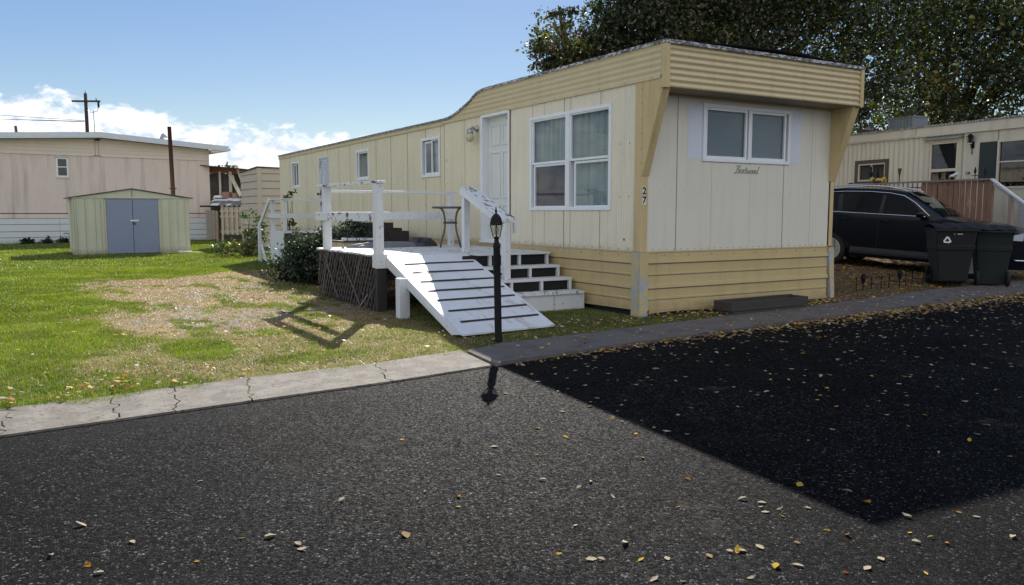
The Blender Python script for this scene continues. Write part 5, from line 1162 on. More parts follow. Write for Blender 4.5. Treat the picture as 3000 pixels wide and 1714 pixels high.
for mir in (0, 1):
    Y = lambda x, z: (carY(x, z)-.012) if not mir else CWID-carY(x, z)+.012
    mb.tube([(x, Y(x, 1.165), 1.165) for x in np.arange(-.65, 2.0, .15)], .011, CHROME, 6)
    arc = [(-.65, 1.2), (-.45, 1.51), (-.2, 1.585), (.2, 1.62), (.7, 1.635), (1.1, 1.62), (1.4, 1.575), (1.65, 1.44), (1.98, 1.18)]
    mb.tube([(x, Y(x, min(z, itp(ZR, x)-.05)), min(z, itp(ZR, x)-.05)) for x, z in arc], .009, CHROME, 6)
mb.build('chrome_trim', car, True)
def top(u0, u1, m, name, y0=.36, y1=.36, lift=.008):
    mb = MB(); mb.grid(lambda u, v: (u0+(u1-u0)*u, (y0*(1-u)+y1*u)+(CWID-2*(y0*(1-u)+y1*u))*v, itp(ZR, u0+(u1-u0)*u)+lift+.012*math.sin(v*3.14)), 14, 10, m); return mb.build(name, car, True)
top(1.42, 2.22, GLASSC, 'windshield', .33, .13, .012)
mb = MB()
for s0 in (.22, 1.0):
    for k in range(1): mb.tube([(2.26, s0, 1.195), (2.16, s0+.25, 1.25), (2.05, s0+.55, 1.325)], .008, BLACKM, 5)
mb.build('wiper', car)
for mir in (0, 1):
    y = .36 if not mir else CWID-.36; mb = MB(); mb.tube([(-.35, y, 1.665), (-.25, y, 1.72), (.3, y, 1.757), (1.0, y, 1.755), (1.35, y, 1.70), (1.42, y, 1.665)], .018, ALLOY, 7); mb.build('roof_rail', car, True)
for i, x in enumerate((1.0, 1.99, .12)):
    mb = MB()
    for k in range(12):
        z0 = .35+k*.066; mb.box(x-.004, x+.004, carY(x, z0)-.003, carY(x, z0)+.01, z0, z0+.066, DARK)
    mb.build('door_seam', body)
for x in (1.12, .24):
    mb = MB(); mb.tube([(x-.09, carY(x, 1.02)-.012, 1.02), (x-.04, carY(x, 1.02)-.035, 1.025), (x+.05, carY(x, 1.02)-.035, 1.025), (x+.09, carY(x, 1.02)-.012, 1.02)], .016, CARP, 7); mb.build('door_handle', body, True)
cpatch([(.46, .30), (2.35, .30), (2.35, .44), (.46, .44)], CARTRIM, 'sill_cladding', car, .008)
for mir in (0, 1):
    mb = MB(); mb.tube([(2.33, (carY(2.33, .6)-.008) if not mir else CWID-carY(2.33, .6)+.008, z) for z in (.62, .98)]+[(2.42, (.0-.008) if not mir else CWID+.008, .99), (2.40, (-.008) if not mir else CWID+.008, .62), (2.33, (-.008) if not mir else CWID+.008, .62)], .009, CHROME, 5); mb.build('fender_vent', car, True)
for mir in (0, 1):
    mb = MB(); s = -1 if not mir else 1; y0 = 0 if not mir else CWID
    mb.grid(lambda u, v: (1.84+.10*math.cos(u*6.283)*math.sin(v*3.1416)*.9, y0+s*(.16+.11*math.cos(v*3.1416)), 1.22+.075*math.sin(u*6.283)*math.sin(v*3.1416)), 14, 8, CARP); mb.bar((1.86, y0, 1.16), (1.85, y0+s*.1, 1.18), .05, .04, CARP)
    mb.build('mirror', car, True)
def wheel(x, y, sgn):
    mb = MB(); mb.lathe([(.20, -.09), (.31, -.105), (.338, -.08), (WR, -.03), (WR, .05), (.335, .09), (.30, .105), (.2, .10)], (x, y, WR), TYRE, 32, 'y'); t = mb.build('wheel', car, True)
    mb = MB(); mb.lathe([(.245, -.10*1), (.252, -.112), (.24, -.115), (.225, -.09), (.225, .05)], (x, y, WR), ALLOY, 32, 'y'); mb.lathe([(.225, -.03), (.2, -.02)], (x, y, WR), DARK, 24, 'y')
    for k in range(9):
        a = R(40*k); mb.bar((x+.04*math.cos(a), y-.105, WR+.04*math.sin(a)), (x+.235*math.cos(a), y-.10, WR+.235*math.sin(a)), .055, .02, ALLOY, up=(0, 1, 0))
    mb.lathe([(.055, -.12), (.06, -.10)], (x, y, WR), ALLOY, 16, 'y'); mb.build('rim', t)
for x in WX: wheel(x, .13, -1); wheel(x, CWID-.13, 1)
for mir in (0, 1):
    Yf = lambda x, z, o=.006: (carY(x, z)-o) if not mir else CWID-carY(x, z)+o
    mb = MB(); mb.grid(lambda u, v: (3.28+.36*u, Yf(3.28+.36*u, .86), .82+(.02+.10*u**.5)*v if False else .80+v*(.04+.11*u)), 6, 4, LENSM); mb.build('headlight', car, True)
mb = MB(); mb.grid(lambda u, v: (3.815-.25*abs(u-.5)**2, .38+u*(CWID-.76), .66+.18*v), 10, 3, DARK); mb.tube([(3.76, .36, .86), (3.815, .6, .86), (3.83, CWID/2, .865), (3.815, CWID-.6, .86), (3.76, CWID-.36, .86)], .02, CHROME, 6); mb.tube([(3.76, .38, .66), (3.83, CWID/2, .63), (3.76, CWID-.38, .66)], .016, CHROME, 6)
for k in range(3): mb.tube([(3.78, .42, .70+.045*k), (3.825, CWID/2, .70+.045*k), (3.78, CWID-.42, .70+.045*k)], .008, CHROME, 5)
mb.build('grille', car, True)
mb = MB(); mb.tube([(3.55, .12, .42), (3.72, .28, .42), (3.80, .6, .42)], .014, CHROME, 6); mb.build('bumper_trim', car, True)

# ================================================================== bins
def binn(name, loc, rz, m, label, mark):
    b = thing(name, label, 'bin', loc, R(rz)); b.scale = (1.10, 1.10, 1.06) if mark else (1, 1, 1.03)
    mb = MB(); mb.hexa([(-.22, -.24, .09), (.22, -.24, .09), (.22, .22, .02), (-.22, .22, .02)], [(-.31, -.36, .98), (.31, -.36, .98), (.31, .33, .98), (-.31, .33, .98)], m)
    mb.hexa([(-.285, -.325, .62), (.285, -.325, .62), (.285, .30, .62), (-.285, .30, .62)], [(-.30, -.34, .72), (.30, -.34, .72), (.30, .31, .72), (-.30, .31, .72)], m)
    mb.hexa([(-.32, -.375, .96), (.32, -.375, .96), (.32, .345, .96), (-.32, .345, .96)], [(-.33, -.385, 1.0), (.33, -.385, 1.0), (.33, .35, 1.0), (-.33, .35, 1.0)], m)
    mb.build('body', b, bevel=.02)
    mb = MB(); n = 10
    mb.grid(lambda u, v: (-.335+.67*u, -.40+.79*v, 1.005+.085*math.sin(math.pi*min(1, max(0, v)))*(.75+.25*math.sin(u*math.pi))+.012*math.sin(u*18)), 14, 10, m); mb.grid(lambda u, v: (-.335+.67*u, -.40-.0*v, 1.005-.05*v), 4, 1, m); mb.build('lid', b, True)
    mb = MB(); mb.tube([(-.28, .36, .93), (-.28, .44, .97), (.28, .44, .97), (.28, .36, .93)], .018, m, 8); mb.build('handle', b, True)
    for s in (-1, 1):
        mb = MB(); mb.lathe([(.06, -.03), (.13, -.03), (.14, 0), (.13, .03), (.06, .03)], (s*.25, .25, .14), TYRE, 20, 'x'); mb.build('wheel', b, True)
    if mark:
        mb = MB()
        for k in range(3):      # three bent arrows round a triangle
            a0 = R(90+120*k); a1 = R(90+120*(k+1)); rr_ = .066
            P = lambda a, r: Vector((r*math.cos(a), 0, r*math.sin(a)))
            p, q = P(a0, rr_), P(a1, rr_); c_ = Vector((-.14, -.352, .80))
            a_, b_ = p.lerp(q, .10), p.lerp(q, .72); mb.bar(c_+a_, c_+b_, .004, .022, SIGNW, up=P((a0+a1)/2, 1)); mb.bar(c_+p.lerp(q, .10), c_+p.lerp(P(a0-R(120), rr_), .06), .004, .022, SIGNW, up=P(a0, 1))
            d_ = (q-p).normalized(); nrm = P((a0+a1)/2, 1); t_ = p.lerp(q, .70)
            mb.add([c_+t_+nrm*.022+Vector((0, -.002, 0)), c_+t_-nrm*.022+Vector((0, -.002, 0)), c_+t_+d_*.026+Vector((0, -.002, 0))], [(0, 1, 2)], SIGNW)
        mb.build('recycling_mark', b)
        mb = MB(); mb.box(.0, .085, -.364, -.360, .895, .912, mat('grey_lettering', (.35, .36, .4))); mb.box(-.045, -.035, -.366, -.362, .89, .915, mat('grey_lettering', (.35, .36, .4))); mb.build('sticker', b)
    return b
binn('wheelie_bin', (7.68, .43, .03), -44, BINB, 'black wheeled bin with a white recycling triangle in front of the car', True)
binn('wheelie_bin', (8.55, .16, .02), 128, BING, 'dark green wheeled bin turned wheels outward beside the black bin', False)

# low wire border fence by the leaf covered bed
wf_ = thing('border_fence', 'low dark wire border fence with stake lights along the leafy bed', 'border fence')
r0 = random.Random(9)
for k in range(13):
    x = 5.2+k*.26; y = .55+.02*k+r0.uniform(-.05, .05); h = r0.uniform(.22, .34); z = float(height(x, y))
    mb = MB(); mb.tube([(x, y, z-.02), (x+r0.uniform(-.02, .02), y, z+h)], .009, BLACKM, 5)
    if k % 4 == 1: mb.lathe([(.02, h-.1), (.045, h), (.04, h+.05), (.01, h+.08)], (x, y, z), BLACKM, 8)
    mb.build('stake', wf_)
mb = MB()
for zz in (.12, .22): mb.tube([(5.2+k*.26, .55+.02*k, .03+zz+.02*math.sin(k*2)) for k in range(13)], .005, BLACKM, 4)
mb.build('wire', wf_)

# ================================================================== foliage
def foliage(name, lobes, n, size, palette, m, parent=None, origin=(0, 0, 0), seed=1, shell=.55, flat=.75, droop=.3, twigs=True):
    r = np.random.default_rng(seed); vol = np.array([l[3]**2.2 for l in lobes]); cnt = (n*vol/vol.sum()).astype(int); P = []; 
    for (x, y, z, rad, *rest), c in zip(lobes, cnt):
        sq = rest[0] if rest else .85
        nc = max(6, int(c/60)); d = r.normal(size=(nc, 3)); d /= np.linalg.norm(d, axis=1)[:, None]; rr = rad*(shell+(1-shell)*r.random(nc)**.5)*(.78+.5*r.random(nc))
        cc = d*rr[:, None]*np.array((1, 1, sq)); k = r.integers(0, nc, c); off = r.normal(size=(c, 3))*rad*.16*np.array((1, 1, .8))
        P.append(cc[k]+off+np.array((x, y, z)))
    P = np.concatenate(P); n = len(P); P[:, 2] = np.maximum(P[:, 2], .05)
    a = r.uniform(0, 6.283, n); el = r.normal(-droop, .6, n); t = np.c_[np.cos(a)*np.cos(el), np.sin(a)*np.cos(el), np.sin(el)]
    b = r.normal(size=(n, 3)); b -= (b*t).sum(1)[:, None]*t; b /= np.linalg.norm(b, axis=1)[:, None]; nn_ = np.cross(t, b)
    s = size*(.6+.8*r.random(n))[:, None]
    V = np.stack([P, P+t*s*.5+b*s*.30+nn_*s*.08, P+t*s, P+t*s*.5-b*s*.30+nn_*s*.08], 1)
    pal = np.array([c for c, w_ in palette]); pr = np.array([w_ for c, w_ in palette]); pr = pr/pr.sum()
    # colours come in clumps
    q = fbm(P[:, 0]*.9+P[:, 2]*.7+seed*7, P[:, 1]*.9-P[:, 2]*.5+seed*3)+r.normal(0, .10, n); rk = np.argsort(np.argsort(q))/n; idx = np.searchsorted(np.cumsum(pr), rk).clip(0, len(pal)-1)
    C = pal[idx]*(.30+.95*r.random(n)**1.4)[:, None]; C = np.repeat(C, 4, 0)
    V = V.reshape(-1, 3)-np.array(origin)
    return np_mesh(name, V, np.arange(4*n).reshape(n, 4), C, m, parent)
def tree(name, label, base, lobes, n, size, pal, seed, tr=.22, group=None):
    root = thing(name, label, 'tree', base, 0, group); mb = MB(); r = random.Random(seed); b = Vector(base)
    zc = sum(l[2] for l in lobes)/len(lobes); fork = Vector((r.uniform(-.2, .2), r.uniform(-.2, .2), max(1.2, (zc-b.z)*.35)))
    mb.tube([(0, 0, -.3), (0, 0, .1), fork*.5+Vector((.06, .04, 0)), fork], [tr*1.4, tr*1.1, tr*.95, tr*.85], TRUNK, 10)
    for l in lobes:
        e = Vector(l[:3])-b; mid = fork.lerp(e, .5)+Vector((r.uniform(-.3, .3), r.uniform(-.3, .3), .35)); mb.tube([fork-Vector((0, 0, .1)), fork.lerp(mid, .5)+Vector((0, 0, .1)), mid, e], [tr*.55, tr*.42, tr*.3, tr*.08], TRUNK, 7)
        for _ in range(3):
            d = Vector((r.uniform(-1, 1), r.uniform(-1, 1), r.uniform(-.4, .9))).normalized()*l[3]*.85; mb.tube([mid.lerp(e, .5), e+d*.5, e+d], [tr*.14, tr*.08, tr*.02], TRUNK, 5)
    mb.build('trunk', root, True)
    foliage('crown', lobes, n, size, pal, LEAF, root, base, seed)
    return root
def Wl(v, y, D, r, *a):   # helper used once to lay out the crowns in metres round the camera's bearing
    F2 = Vector((math.sin(YAW), math.cos(YAW), 0)); p = Vector((CAM.x, CAM.y, 0))+F2*D+r_*((v-1274)/2017*D); return (p.x, p.y, 1.38+(527-y)/2017*D, r)+a
REDG = [((.045, .065, .022), 5), ((.07, .085, .03), 4), ((.085, .05, .028), 1.0), ((.05, .075, .03), 4), ((.14, .05, .035), .35), ((.15, .17, .04), 1.0)]
GRNY = [((.045, .065, .025), 5), ((.06, .085, .03), 4), ((.05, .055, .025), 3), ((.09, .09, .03), .8), ((.16, .20, .035), 1.0), ((.27, .24, .04), .3)]
A_ = [Wl(1400, 125, 24, .95), Wl(1462, 150, 24.5, .95), Wl(1345, 158, 23.8, .42), Wl(1388, 55, 24, .42), Wl(1380, 175, 24.2, .7), Wl(1560, 70, 25, 1.2), Wl(1600, -60, 25.5, 1.6), Wl(1530, 30, 25, .75), Wl(1700, 60, 25, 1.9), Wl(1640, 140, 24.6, 1.3), Wl(1760, -70, 26, 2.4), Wl(1800, 110, 25.4, 1.8), Wl(1540, 150, 24.5, 1.0)]
tree('fruit_tree', 'red and green leaved fruit tree rising behind the roof of the cream mobile home', (7.4, 11.6, .25), A_, 60000, .115, REDG, 21)
C_ = [Wl(1880, 0, 27, 2.6), Wl(1900, -150, 27.5, 3.2), Wl(1960, 130, 27, 2.2), Wl(2080, 10, 28, 2.8), Wl(2120, 170, 27, 1.9), Wl(2020, -170, 28, 3.4), Wl(2060, 230, 26.5, 1.3), Wl(2170, 240, 26, 1.2), Wl(2160, 320, 28, 1.3)]
tree('shade_tree', 'tall dark green tree between the cream and ivory mobile homes', (12.6, 13.2, .28), C_, 50000, .135, GRNY, 22, .32)
B_ = [Wl(2230, 70, 29, 2.8), Wl(2270, 210, 27.5, 1.5), Wl(2400, 130, 28, 2.4), Wl(2350, -60, 29.5, 3.4), Wl(2520, 20, 29, 3.2), Wl(2480, 225, 28, 1.5), Wl(2620, 110, 28, 2.8), Wl(2660, -100, 29, 3.8), Wl(2360, 235, 28, 1.4), Wl(2250, 310, 30, 1.6), Wl(2400, 310, 30.5, 1.7), Wl(2560, 290, 31, 1.8)]
tree('shade_tree', 'broad yellowing green tree overhanging the ivory mobile home', (20.5, 8.6, .28), B_, 56000, .14, [((.045, .065, .025), 5), ((.06, .085, .03), 4), ((.09, .085, .03), 1.0), ((.17, .21, .035), 1.2), ((.32, .27, .04), .5), ((.28, .14, .03), .15)], 23, .36)
# a twig of yellow green leaves over the ivory roof edge
tree('background_tree', 'small distant tree top showing behind the collapsed carport', (3.2, 46, 0), [(1.9, 46, 3.5, 1.0), (3.0, 46.5, 3.2, 1.3), (4.6, 47, 3.4, 1.0), (.7, 46, 3.6, .7)], 3500, .22, GRNY, 24, .15)
def bush(name, label, base, lobes, n, size, pal, seed):
    root = thing(name, label, 'bush', base); mb = MB(); r = random.Random(seed)
    for l in lobes:
        e = Vector(l[:3])-Vector(base)
        for _ in range(2): mb.tube([(r.uniform(-.1, .1), r.uniform(-.1, .1), 0), e*.5+Vector((r.uniform(-.1, .1), r.uniform(-.1, .1), .1)), e], [.014, .01, .004], TRUNK, 5)
    mb.build('stems', root, True); foliage('leaves', lobes, n, size, pal, LEAF, root, base, seed, .35, droop=0); return root
BG = [((.028, .048, .022), 5), ((.04, .062, .028), 3.5), ((.08, .10, .045), .9), ((.14, .14, .07), .3)]
bush('round_bush', 'rounded dark green bush beside the deck lattice', (-1.95, 7.35, 0), [(-2.0, 7.6, .5, .62), (-1.55, 7.2, .55, .6), (-1.7, 6.7, .75, .50), (-2.3, 8.1, .35, .45), (-1.2, 7.3, .8, .48), (-1.9, 6.6, .35, .5), (-2.2, 7.2, .3, .45), (-1.5, 6.0, .5, .5), (-2.0, 7.8, .62, .40)], 24000, .060, BG, 31)
bush('rose_bush', 'loose leggy bush behind the back porch handrail', (-.9, 18.2, 0), [(-1.1, 18.0, .35, .45, .6), (-.6, 18.4, .9, .42), (-1.7, 17.7, .15, .35), (-.4, 18.6, .5, .6), (-.6, 17.9, .25, .5), (-.7, 18.6, 1.3, .22), (-1.9, 18.2, .25, .25)], 1700, .10, [((.06, .10, .03), 4), ((.16, .18, .05), 2), ((.28, .25, .08), .8)], 32)
bush('climbing_plant', 'thin climbing plant rising past the back porch railing', (-.55, 14.6, 0), [(-.5, 14.7, .6, .22), (-.55, 14.6, 1.1, .16), (-.6, 14.5, 1.75, .13), (-.5, 14.4, 1.95, .10), (-.75, 14.3, 1.80, .10)], 520, .075, BG, 33)
bush('weeds', 'low weeds against the white skirting of the pink mobile home', (-6.6, 32.6, 0), [(-6.9, 32.4, .12, .22, .5), (-6.1, 32.5, .1, .2, .4), (-5.5, 32.6, .08, .2, .4)], 420, .16, BG, 34)
bush('dry_weed', 'brown dry weed tuft beside the left wall of the metal shed', (-5.0, 32.7, 0), [(-4.95, 32.7, .2, .28)], 420, .13, [((.16, .11, .06), 1)], 35)
foliage_twig = thing('overhanging_twig', 'yellow green twig hanging over the ivory roof beside the cream corner', 'twig', (12.1, 8.2, 3.5))
mb = MB(); mb.tube([(.9, 1.5, 1.6), (.4, .5, .8), (0, 0, .1)], [.03, .015, .005], TRUNK, 5); mb.tube([(.4, .5, .8), (1.2, -.6, .6), (1.6, -1.6, .5)], [.02, .01, .004], TRUNK, 5); mb.build('stem', foliage_twig)
foliage('leaves', [(12.1, 8.2, 3.6, .35), (12.6, 7.7, 4.1, .3), (13.5, 7.0, 4.15, .35), (13.8, 6.4, 4.2, .28)], 520, .13, [((.30, .34, .05), 3), ((.45, .33, .06), 1), ((.12, .16, .03), 2)], LEAF, foliage_twig, (12.1, 8.2, 3.5), 41)

# ================================================================== fallen leaves
def leaf_mesh(i, r):
    mb_ = []; L = 1.0; n = 6; curl = r.uniform(-.3, .8); cup = r.uniform(.05, .35); W2 = r.uniform(.26, .40); tw = r.uniform(-.4, .4)
    V = []
    for k in range(n+1):
        t = k/n; wv = W2*math.sin(math.pi*min(1, t*.93+.05))**.8*(1+.12*math.sin(k*2.4)); ang = curl*(t-.3); x = (math.sin(curl*t)/curl if abs(curl) > .05 else t); z = (1-math.cos(curl*t))/curl if abs(curl) > .05 else 0
        for s in (-1, 0, 1): V.append((x, s*wv, z+abs(s)*wv*cup*(1 if s > 0 else .7)+s*tw*t*.2))
    zmin = min(v[2] for v in V); V = [(v[0]-.5, v[1], v[2]-zmin) for v in V]
    F = [(k*3+j, k*3+j+1, (k+1)*3+j+1, (k+1)*3+j) for k in range(n) for j in (0, 1)]
    V += [(-.5, -.012, .02), (-.5, .012, .02), (-.72, 0, .08)]; b = len(V)-3; F.append((b, b+1, b+2, b+2)); F[-1] = (b, b+1, b+2)
    return V, F
LCOL = {'pale': (.56, .48, .35), 'yellow': (.60, .41, .07), 'orange': (.50, .22, .05), 'red': (.34, .07, .04), 'tan': (.42, .30, .17)}
lrand = random.Random(77); LM = {}
for cname, c in LCOL.items():
    mm = bpy.data.materials.new('leaf_'+cname); mm.use_nodes = True; nt2 = mm.node_tree; nt2.nodes.remove(nt2.nodes['Principled BSDF'])
    df = nt2.nodes.new('ShaderNodeBsdfDiffuse'); tr = nt2.nodes.new('ShaderNodeBsdfTranslucent'); ms = nt2.nodes.new('ShaderNodeMixShader'); ms.inputs[0].default_value = .45
    df.inputs[0].default_value = (*c, 1); tr.inputs[0].default_value = (*c, 1); nt2.links.new(df.outputs[0], ms.inputs[1]); nt2.links.new(tr.outputs[0], ms.inputs[2]); nt2.links.new(ms.outputs[0], nt2.nodes['Material Output'].inputs[0])
    LM[cname] = []
    for i in range(6):
        V, F = leaf_mesh(i, lrand); me = bpy.data.meshes.new('fallen_leaf'); me.from_pydata(V, [], F); me.materials.append(mm); me.polygons.foreach_set('use_smooth', [True]*len(F)); me.update(); LM[cname].append(me)
def shaded(x, y): return x > -3.25 and y > -5.75
def put_leaf(x, y, s, cname, z=None, rz=None, label=None, group=None):
    o = bpy.data.objects.new('fallen_leaf', lrand.choice(LM[cname])); col.objects.link(o)
    o.location = (x, y, (float(base(y))-.003 if z is None else z)); s *= lrand.uniform(.50, .92); o.scale = (s, s*lrand.uniform(.55, 1.15), s*lrand.uniform(.4, 1.5)); o.rotation_euler = (lrand.uniform(-.12, .12), lrand.uniform(-.10, .10), lrand.uniform(0, 6.28) if rz is None else rz)
    cn = {'pale': 'pale cream', 'yellow': 'bright yellow', 'orange': 'orange', 'red': 'dark red', 'tan': 'dull tan'}[cname]
    where = 'on the shadowed asphalt' if shaded(x, y) else 'on the sunlit asphalt'
    dv = Vector((x, y, 0))-Vector((CAM.x, CAM.y, 0)); dp = dv.dot(Vector((math.sin(YAW), math.cos(YAW), 0))); q = dv.dot(r_)/dp
    place = ('close to the camera' if dp < 3.7 else 'midway over the road' if dp < 5.6 else 'towards the walkway')+(' at far left' if q < -.38 else ' left of centre' if q < -.1 else ' near the centre' if q < .1 else ' right of centre' if q < .36 else ' at far right')
    tag(o, label or f'small {cn} fallen leaf {where} {place}', 'leaf', group or (None if label else f'{cn} leaves {where}')); return o
def gp(px, py, z=-.005):   # a spot on the road under a given point of the photograph
    v = f_+r_*((px-1500)/2375)-u_*((py-857)/2375); t = (.035*CAM.y+z-CAM.z)/(v.z-.035*v.y); return CAM.x+v.x*t, CAM.y+v.y*t
K_ = 3000/2548
spots = [(1337, 1133, .06, 'orange'), (1338, 1066, .05, 'orange'), (1408, 1088, .06, 'yellow'), (1000, 1095, .05, 'yellow'), (1525, 1042, .06, 'yellow'), (1548, 1050, .05, 'pale'), (1582, 1080, .06, 'yellow'), (1600, 1140, .05, 'yellow'), (1230, 1112, .06, 'pale'), (1712, 1193, .05, 'orange'),
 (500, 1197, .045, 'pale'), (850, 1246, .05, 'pale'), (1058, 1225, .05, 'pale'), (1142, 1237, .05, 'orange'), (1240, 1183, .05, 'pale'), (1140, 1262, .05, 'yellow'), (330, 1350, .06, 'pale'), (602, 1340, .045, 'yellow'), (673, 1336, .06, 'pale'), (742, 1355, .06, 'pale'), (752, 1368, .06, 'pale'), (128, 1383, .06, 'pale'), (218, 1408, .05, 'orange'), (246, 1427, .05, 'pale'), (490, 1398, .05, 'yellow'),
 (1835, 1371, .075, 'yellow'), (1390, 1379, .05, 'yellow'), (1471, 1392, .06, 'pale'), (1497, 1393, .05, 'pale'), (1555, 1353, .06, 'pale'), (1660, 1390, .06, 'pale'), (1765, 1385, .06, 'tan'), (1815, 1372, .055, 'pale'), (1890, 1362, .06, 'pale'), (1984, 1352, .06, 'tan'), (1930, 1411, .06, 'yellow'), (1985, 1408, .06, 'pale'), (1628, 1442, .075, 'pale'), (1700, 1448, .06, 'pale'), (1870, 1440, .045, 'pale'), (2105, 1426, .05, 'red'), (2158, 1415, .055, 'pale'), (2304, 1427, .065, 'yellow'), (2192, 1392, .06, 'pale'), (2355, 1352, .05, 'orange'), (2280, 1350, .05, 'pale'), (1432, 1308, .06, 'pale'), (1688, 1262, .05, 'orange'), (1847, 1243, .06, 'pale'), (1896, 1252, .055, 'pale'), (1940, 1268, .065, 'pale'), (1905, 1275, .06, 'pale'), (1946, 1285, .06, 'yellow'), (2010, 1265, .06, 'pale'), (1990, 1207, .06, 'yellow'), (2155, 1252, .07, 'orange'), (2385, 1275, .05, 'orange'), (2430, 1287, .05, 'pale'), (2057, 1322, .05, 'yellow'), (2108, 1333, .04, 'orange'), (1467, 1012, .06, 'orange'), (2520, 1337, .055, 'pale'), (1350, 1195, .05, 'pale'), (1440, 1215, .04, 'pale'), (1470, 1200, .05, 'pale'), (1525, 1237, .05, 'pale')]
for v, y, s, c in spots:
    p = gp(v*K_, y*K_); put_leaf(p[0], p[1], s*1.0, c)
p = gp(205*K_, 1308*K_); o = put_leaf(p[0], p[1], .085, 'pale', rz=.9, label='large crumpled pale leaf standing up alone on the near left asphalt'); o.rotation_euler = (.25, -.35, 2.6); o.location.z += .003
p = gp(1595*K_, 1393*K_); put_leaf(p[0], p[1], .085, 'yellow', rz=.3, label='biggest flat yellow leaf with pale edges at the bottom centre of the asphalt')
p = gp(1842*K_, 1371*K_); put_leaf(p[0], p[1], .075, 'pale', rz=2.6, label='large pale leaf beside a yellow one on the near asphalt right of centre')
p = gp(1010*K_, 1332*K_); put_leaf(p[0], p[1], .075, 'tan', rz=1.4, label='upright tan leaf curled over a smaller one on the near asphalt')
n_ = 0
while n_ < 205:      # leaves drifting over the road, thicker in the shade and towards the walkway
    y = lrand.uniform(-6.8, -1.3); x = lrand.uniform(-3.6, 6.5)
    if y > float(curb_front(x))-.06: continue
    dd = float(curb_front(x))-y
    if lrand.random() > (1.0 if dd < 2.0 else .55)*(.5+.5*min(1, max(0, (x+3)/4))): continue
    put_leaf(x, y, lrand.uniform(.045, .08), lrand.choices(['pale', 'tan', 'yellow', 'orange'], [5, 4, 2.4, .7])[0]); n_ += 1
def litter(name, n, gen, label, sz, pal, z0=0, seed=3, shallow=.35):
    r = np.random.default_rng(seed); x, y, z = gen(r, n); n = len(x); s = sz*(.55+.8*r.random(n)); a = r.uniform(0, 6.283, n); tx = r.normal(0, shallow, n); ty = r.normal(0, shallow, n); cu = r.uniform(.05, .5, n)
    loc = [(-.5, 0, 1), (0, .33, .6), (.5, 0, 1), (0, -.33, .2)]
    V = np.stack([np.c_[x+s*(p[0]*np.cos(a)-p[1]*np.sin(a)), y+s*(p[0]*np.sin(a)+p[1]*np.cos(a)), z+.004+s*(np.abs(tx)*.5+p[0]*tx*.5+p[1]*ty*.6+p[2]*cu*.3)] for p in loc], 1)
    pc = np.array([p[0] for p in pal]); w_ = np.array([p[1] for p in pal]); idx = r.choice(len(pal), n, p=w_/w_.sum()); C = pc[idx]*(.6+.6*r.random(n))[:, None]
    F = np.arange(4*n).reshape(n, 4); o = np_mesh(name, V.reshape(-1, 3), F, np.repeat(C, 4, 0), DEAD); return tag(o, label, 'leaves', None, 'stuff')
PALL = [(LCOL['pale'], 1.6), (LCOL['tan'], 3.5), (LCOL['yellow'], 1.4), (LCOL['orange'], .8), ((.16, .09, .05), 2.5)]
def g1(r, n):
    x = r.uniform(-3.1, 14, n); k = r.random(n) < np.clip(.10+.13*(x+3), .08, 1); x = x[k]; y = curb_front(x)-.02-np.abs(r.normal(0, .15, len(x)))*(.6+.14*np.clip(x+3, 0, 9)); return x, y, base(y)-.006
litter('leaf_drift', 5200, g1, 'drift of fallen leaves gathered along the walkway edge', .054, PALL, seed=4)
def g0(r, n):
    x = r.uniform(-3.2, 10, n); y = curb_front(x)-.1-np.abs(r.normal(0, 1.7, n)); k = (y > -6.5) & (r.random(n) < .35+.1*(x+3)); return x[k], y[k], base(y[k])-.005
litter('leaf_scatter', 900, g0, 'pale leaves scattered thinly over the dark shadowed asphalt', .050, [((.5, .43, .30), 4), (LCOL['tan'], 3), ((.42, .30, .06), 1)], seed=14, shallow=.1)
def g2(r, n):
    x = r.uniform(3.9, 11.5, n); y = r.uniform(-.5, 6, n); k = y > np.interp(x, wx, wb)-.03; k &= r.random(n) < .45+.9*fbm(x*1.3, y*1.3)-.3; x, y = x[k], y[k]; return x, y, height(x, y)
litter('leaf_litter', 15000, g2, 'orange and brown leaf litter on the ground before the black car', .06, [(LCOL['orange'], 2.5), (LCOL['tan'], 2), (LCOL['yellow'], 2), ((.30, .16, .06), 2.5), ((.12, .07, .04), 2)], seed=5)
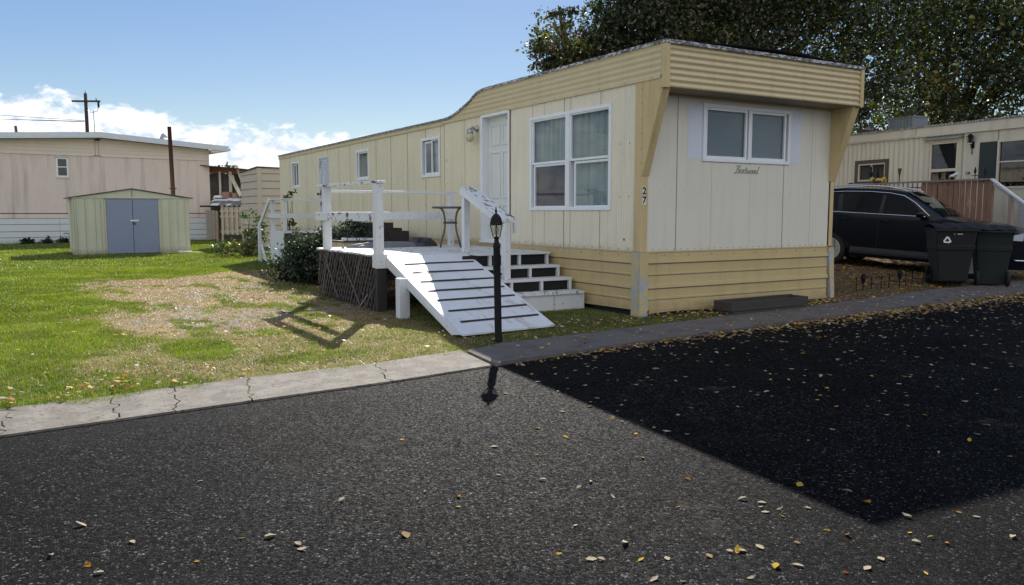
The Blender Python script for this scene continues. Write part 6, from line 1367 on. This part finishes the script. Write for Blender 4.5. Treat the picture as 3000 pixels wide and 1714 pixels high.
def g3(r, n):
    x = r.uniform(-3, 4.0, n); t = r.beta(1.2, 1.0, n); fb = np.interp(x, wx, wb); y = fb+t*np.clip(-fb+.0, .15, 1.2)-.04; k = r.random(n) < .3+.12*(x+3); return x[k], y[k], .03+height(x[k], y[k])
litter('leaf_litter', 1500, g3, 'leaves scattered in the shaded grass below the front skirting', .05, PALL, seed=6)
def g4(r, n):
    x = r.uniform(-2.9, 13, n); y = curb_front(x)+r.uniform(.02, .6, n); k = r.random(n) < .25+.09*(x+3); return x[k], y[k], .03+base(y[k])
litter('leaf_litter', 800, g4, 'leaves lying on the shaded concrete walkway', .045, PALL, seed=7)
def g5(r, n):
    x = r.uniform(-9, -5.2, n); y = curb_front(x)+.72+np.abs(r.normal(0, .30, n)); k = r.random(n) < np.clip((-5.0-x)*.8, .1, 1); x, y = x[k], y[k]; return x, y, .03+base(y)
litter('leaf_litter', 230, g5, 'yellow and cream leaves caught in the grass along the left kerb', .055, [(LCOL['yellow'], 4), (LCOL['pale'], 2.5), (LCOL['orange'], 2), ((.2, .1, .05), 1)], seed=8)
def g6(r, n):
    x = r.uniform(-8, -3, n); y = r.uniform(-1.0, 6, n); return x, y, .03+base(y)
litter('leaf_litter', 130, g6, 'scattered yellow leaves on the open lawn', .055, [(LCOL['yellow'], 3), (LCOL['pale'], 2), (LCOL['orange'], 1)], seed=9)
def g7(r, n):
    x = r.uniform(-2.2, -.15, n); y = r.uniform(2.1, 4.6, n); return x, y, np.full(n, DZ)
litter('leaf_litter', 70, g7, 'a few small brown leaves on the white deck boards', .035, [(LCOL['orange'], 1), ((.3, .12, .06), 2)], seed=10)
def g8(r, n):
    k = r.integers(0, 3, n); yf = np.array((1.72, 1.41, 1.10))[k]; zt = np.array((.60, .435, .265))[k]; return r.uniform(-1.2, -.15, n), yf+r.uniform(.04, .27, n), zt
litter('leaf_litter', 60, g8, 'small red and brown leaves on the white step treads', .03, [(LCOL['red'], 2), (LCOL['orange'], 1)], seed=12)
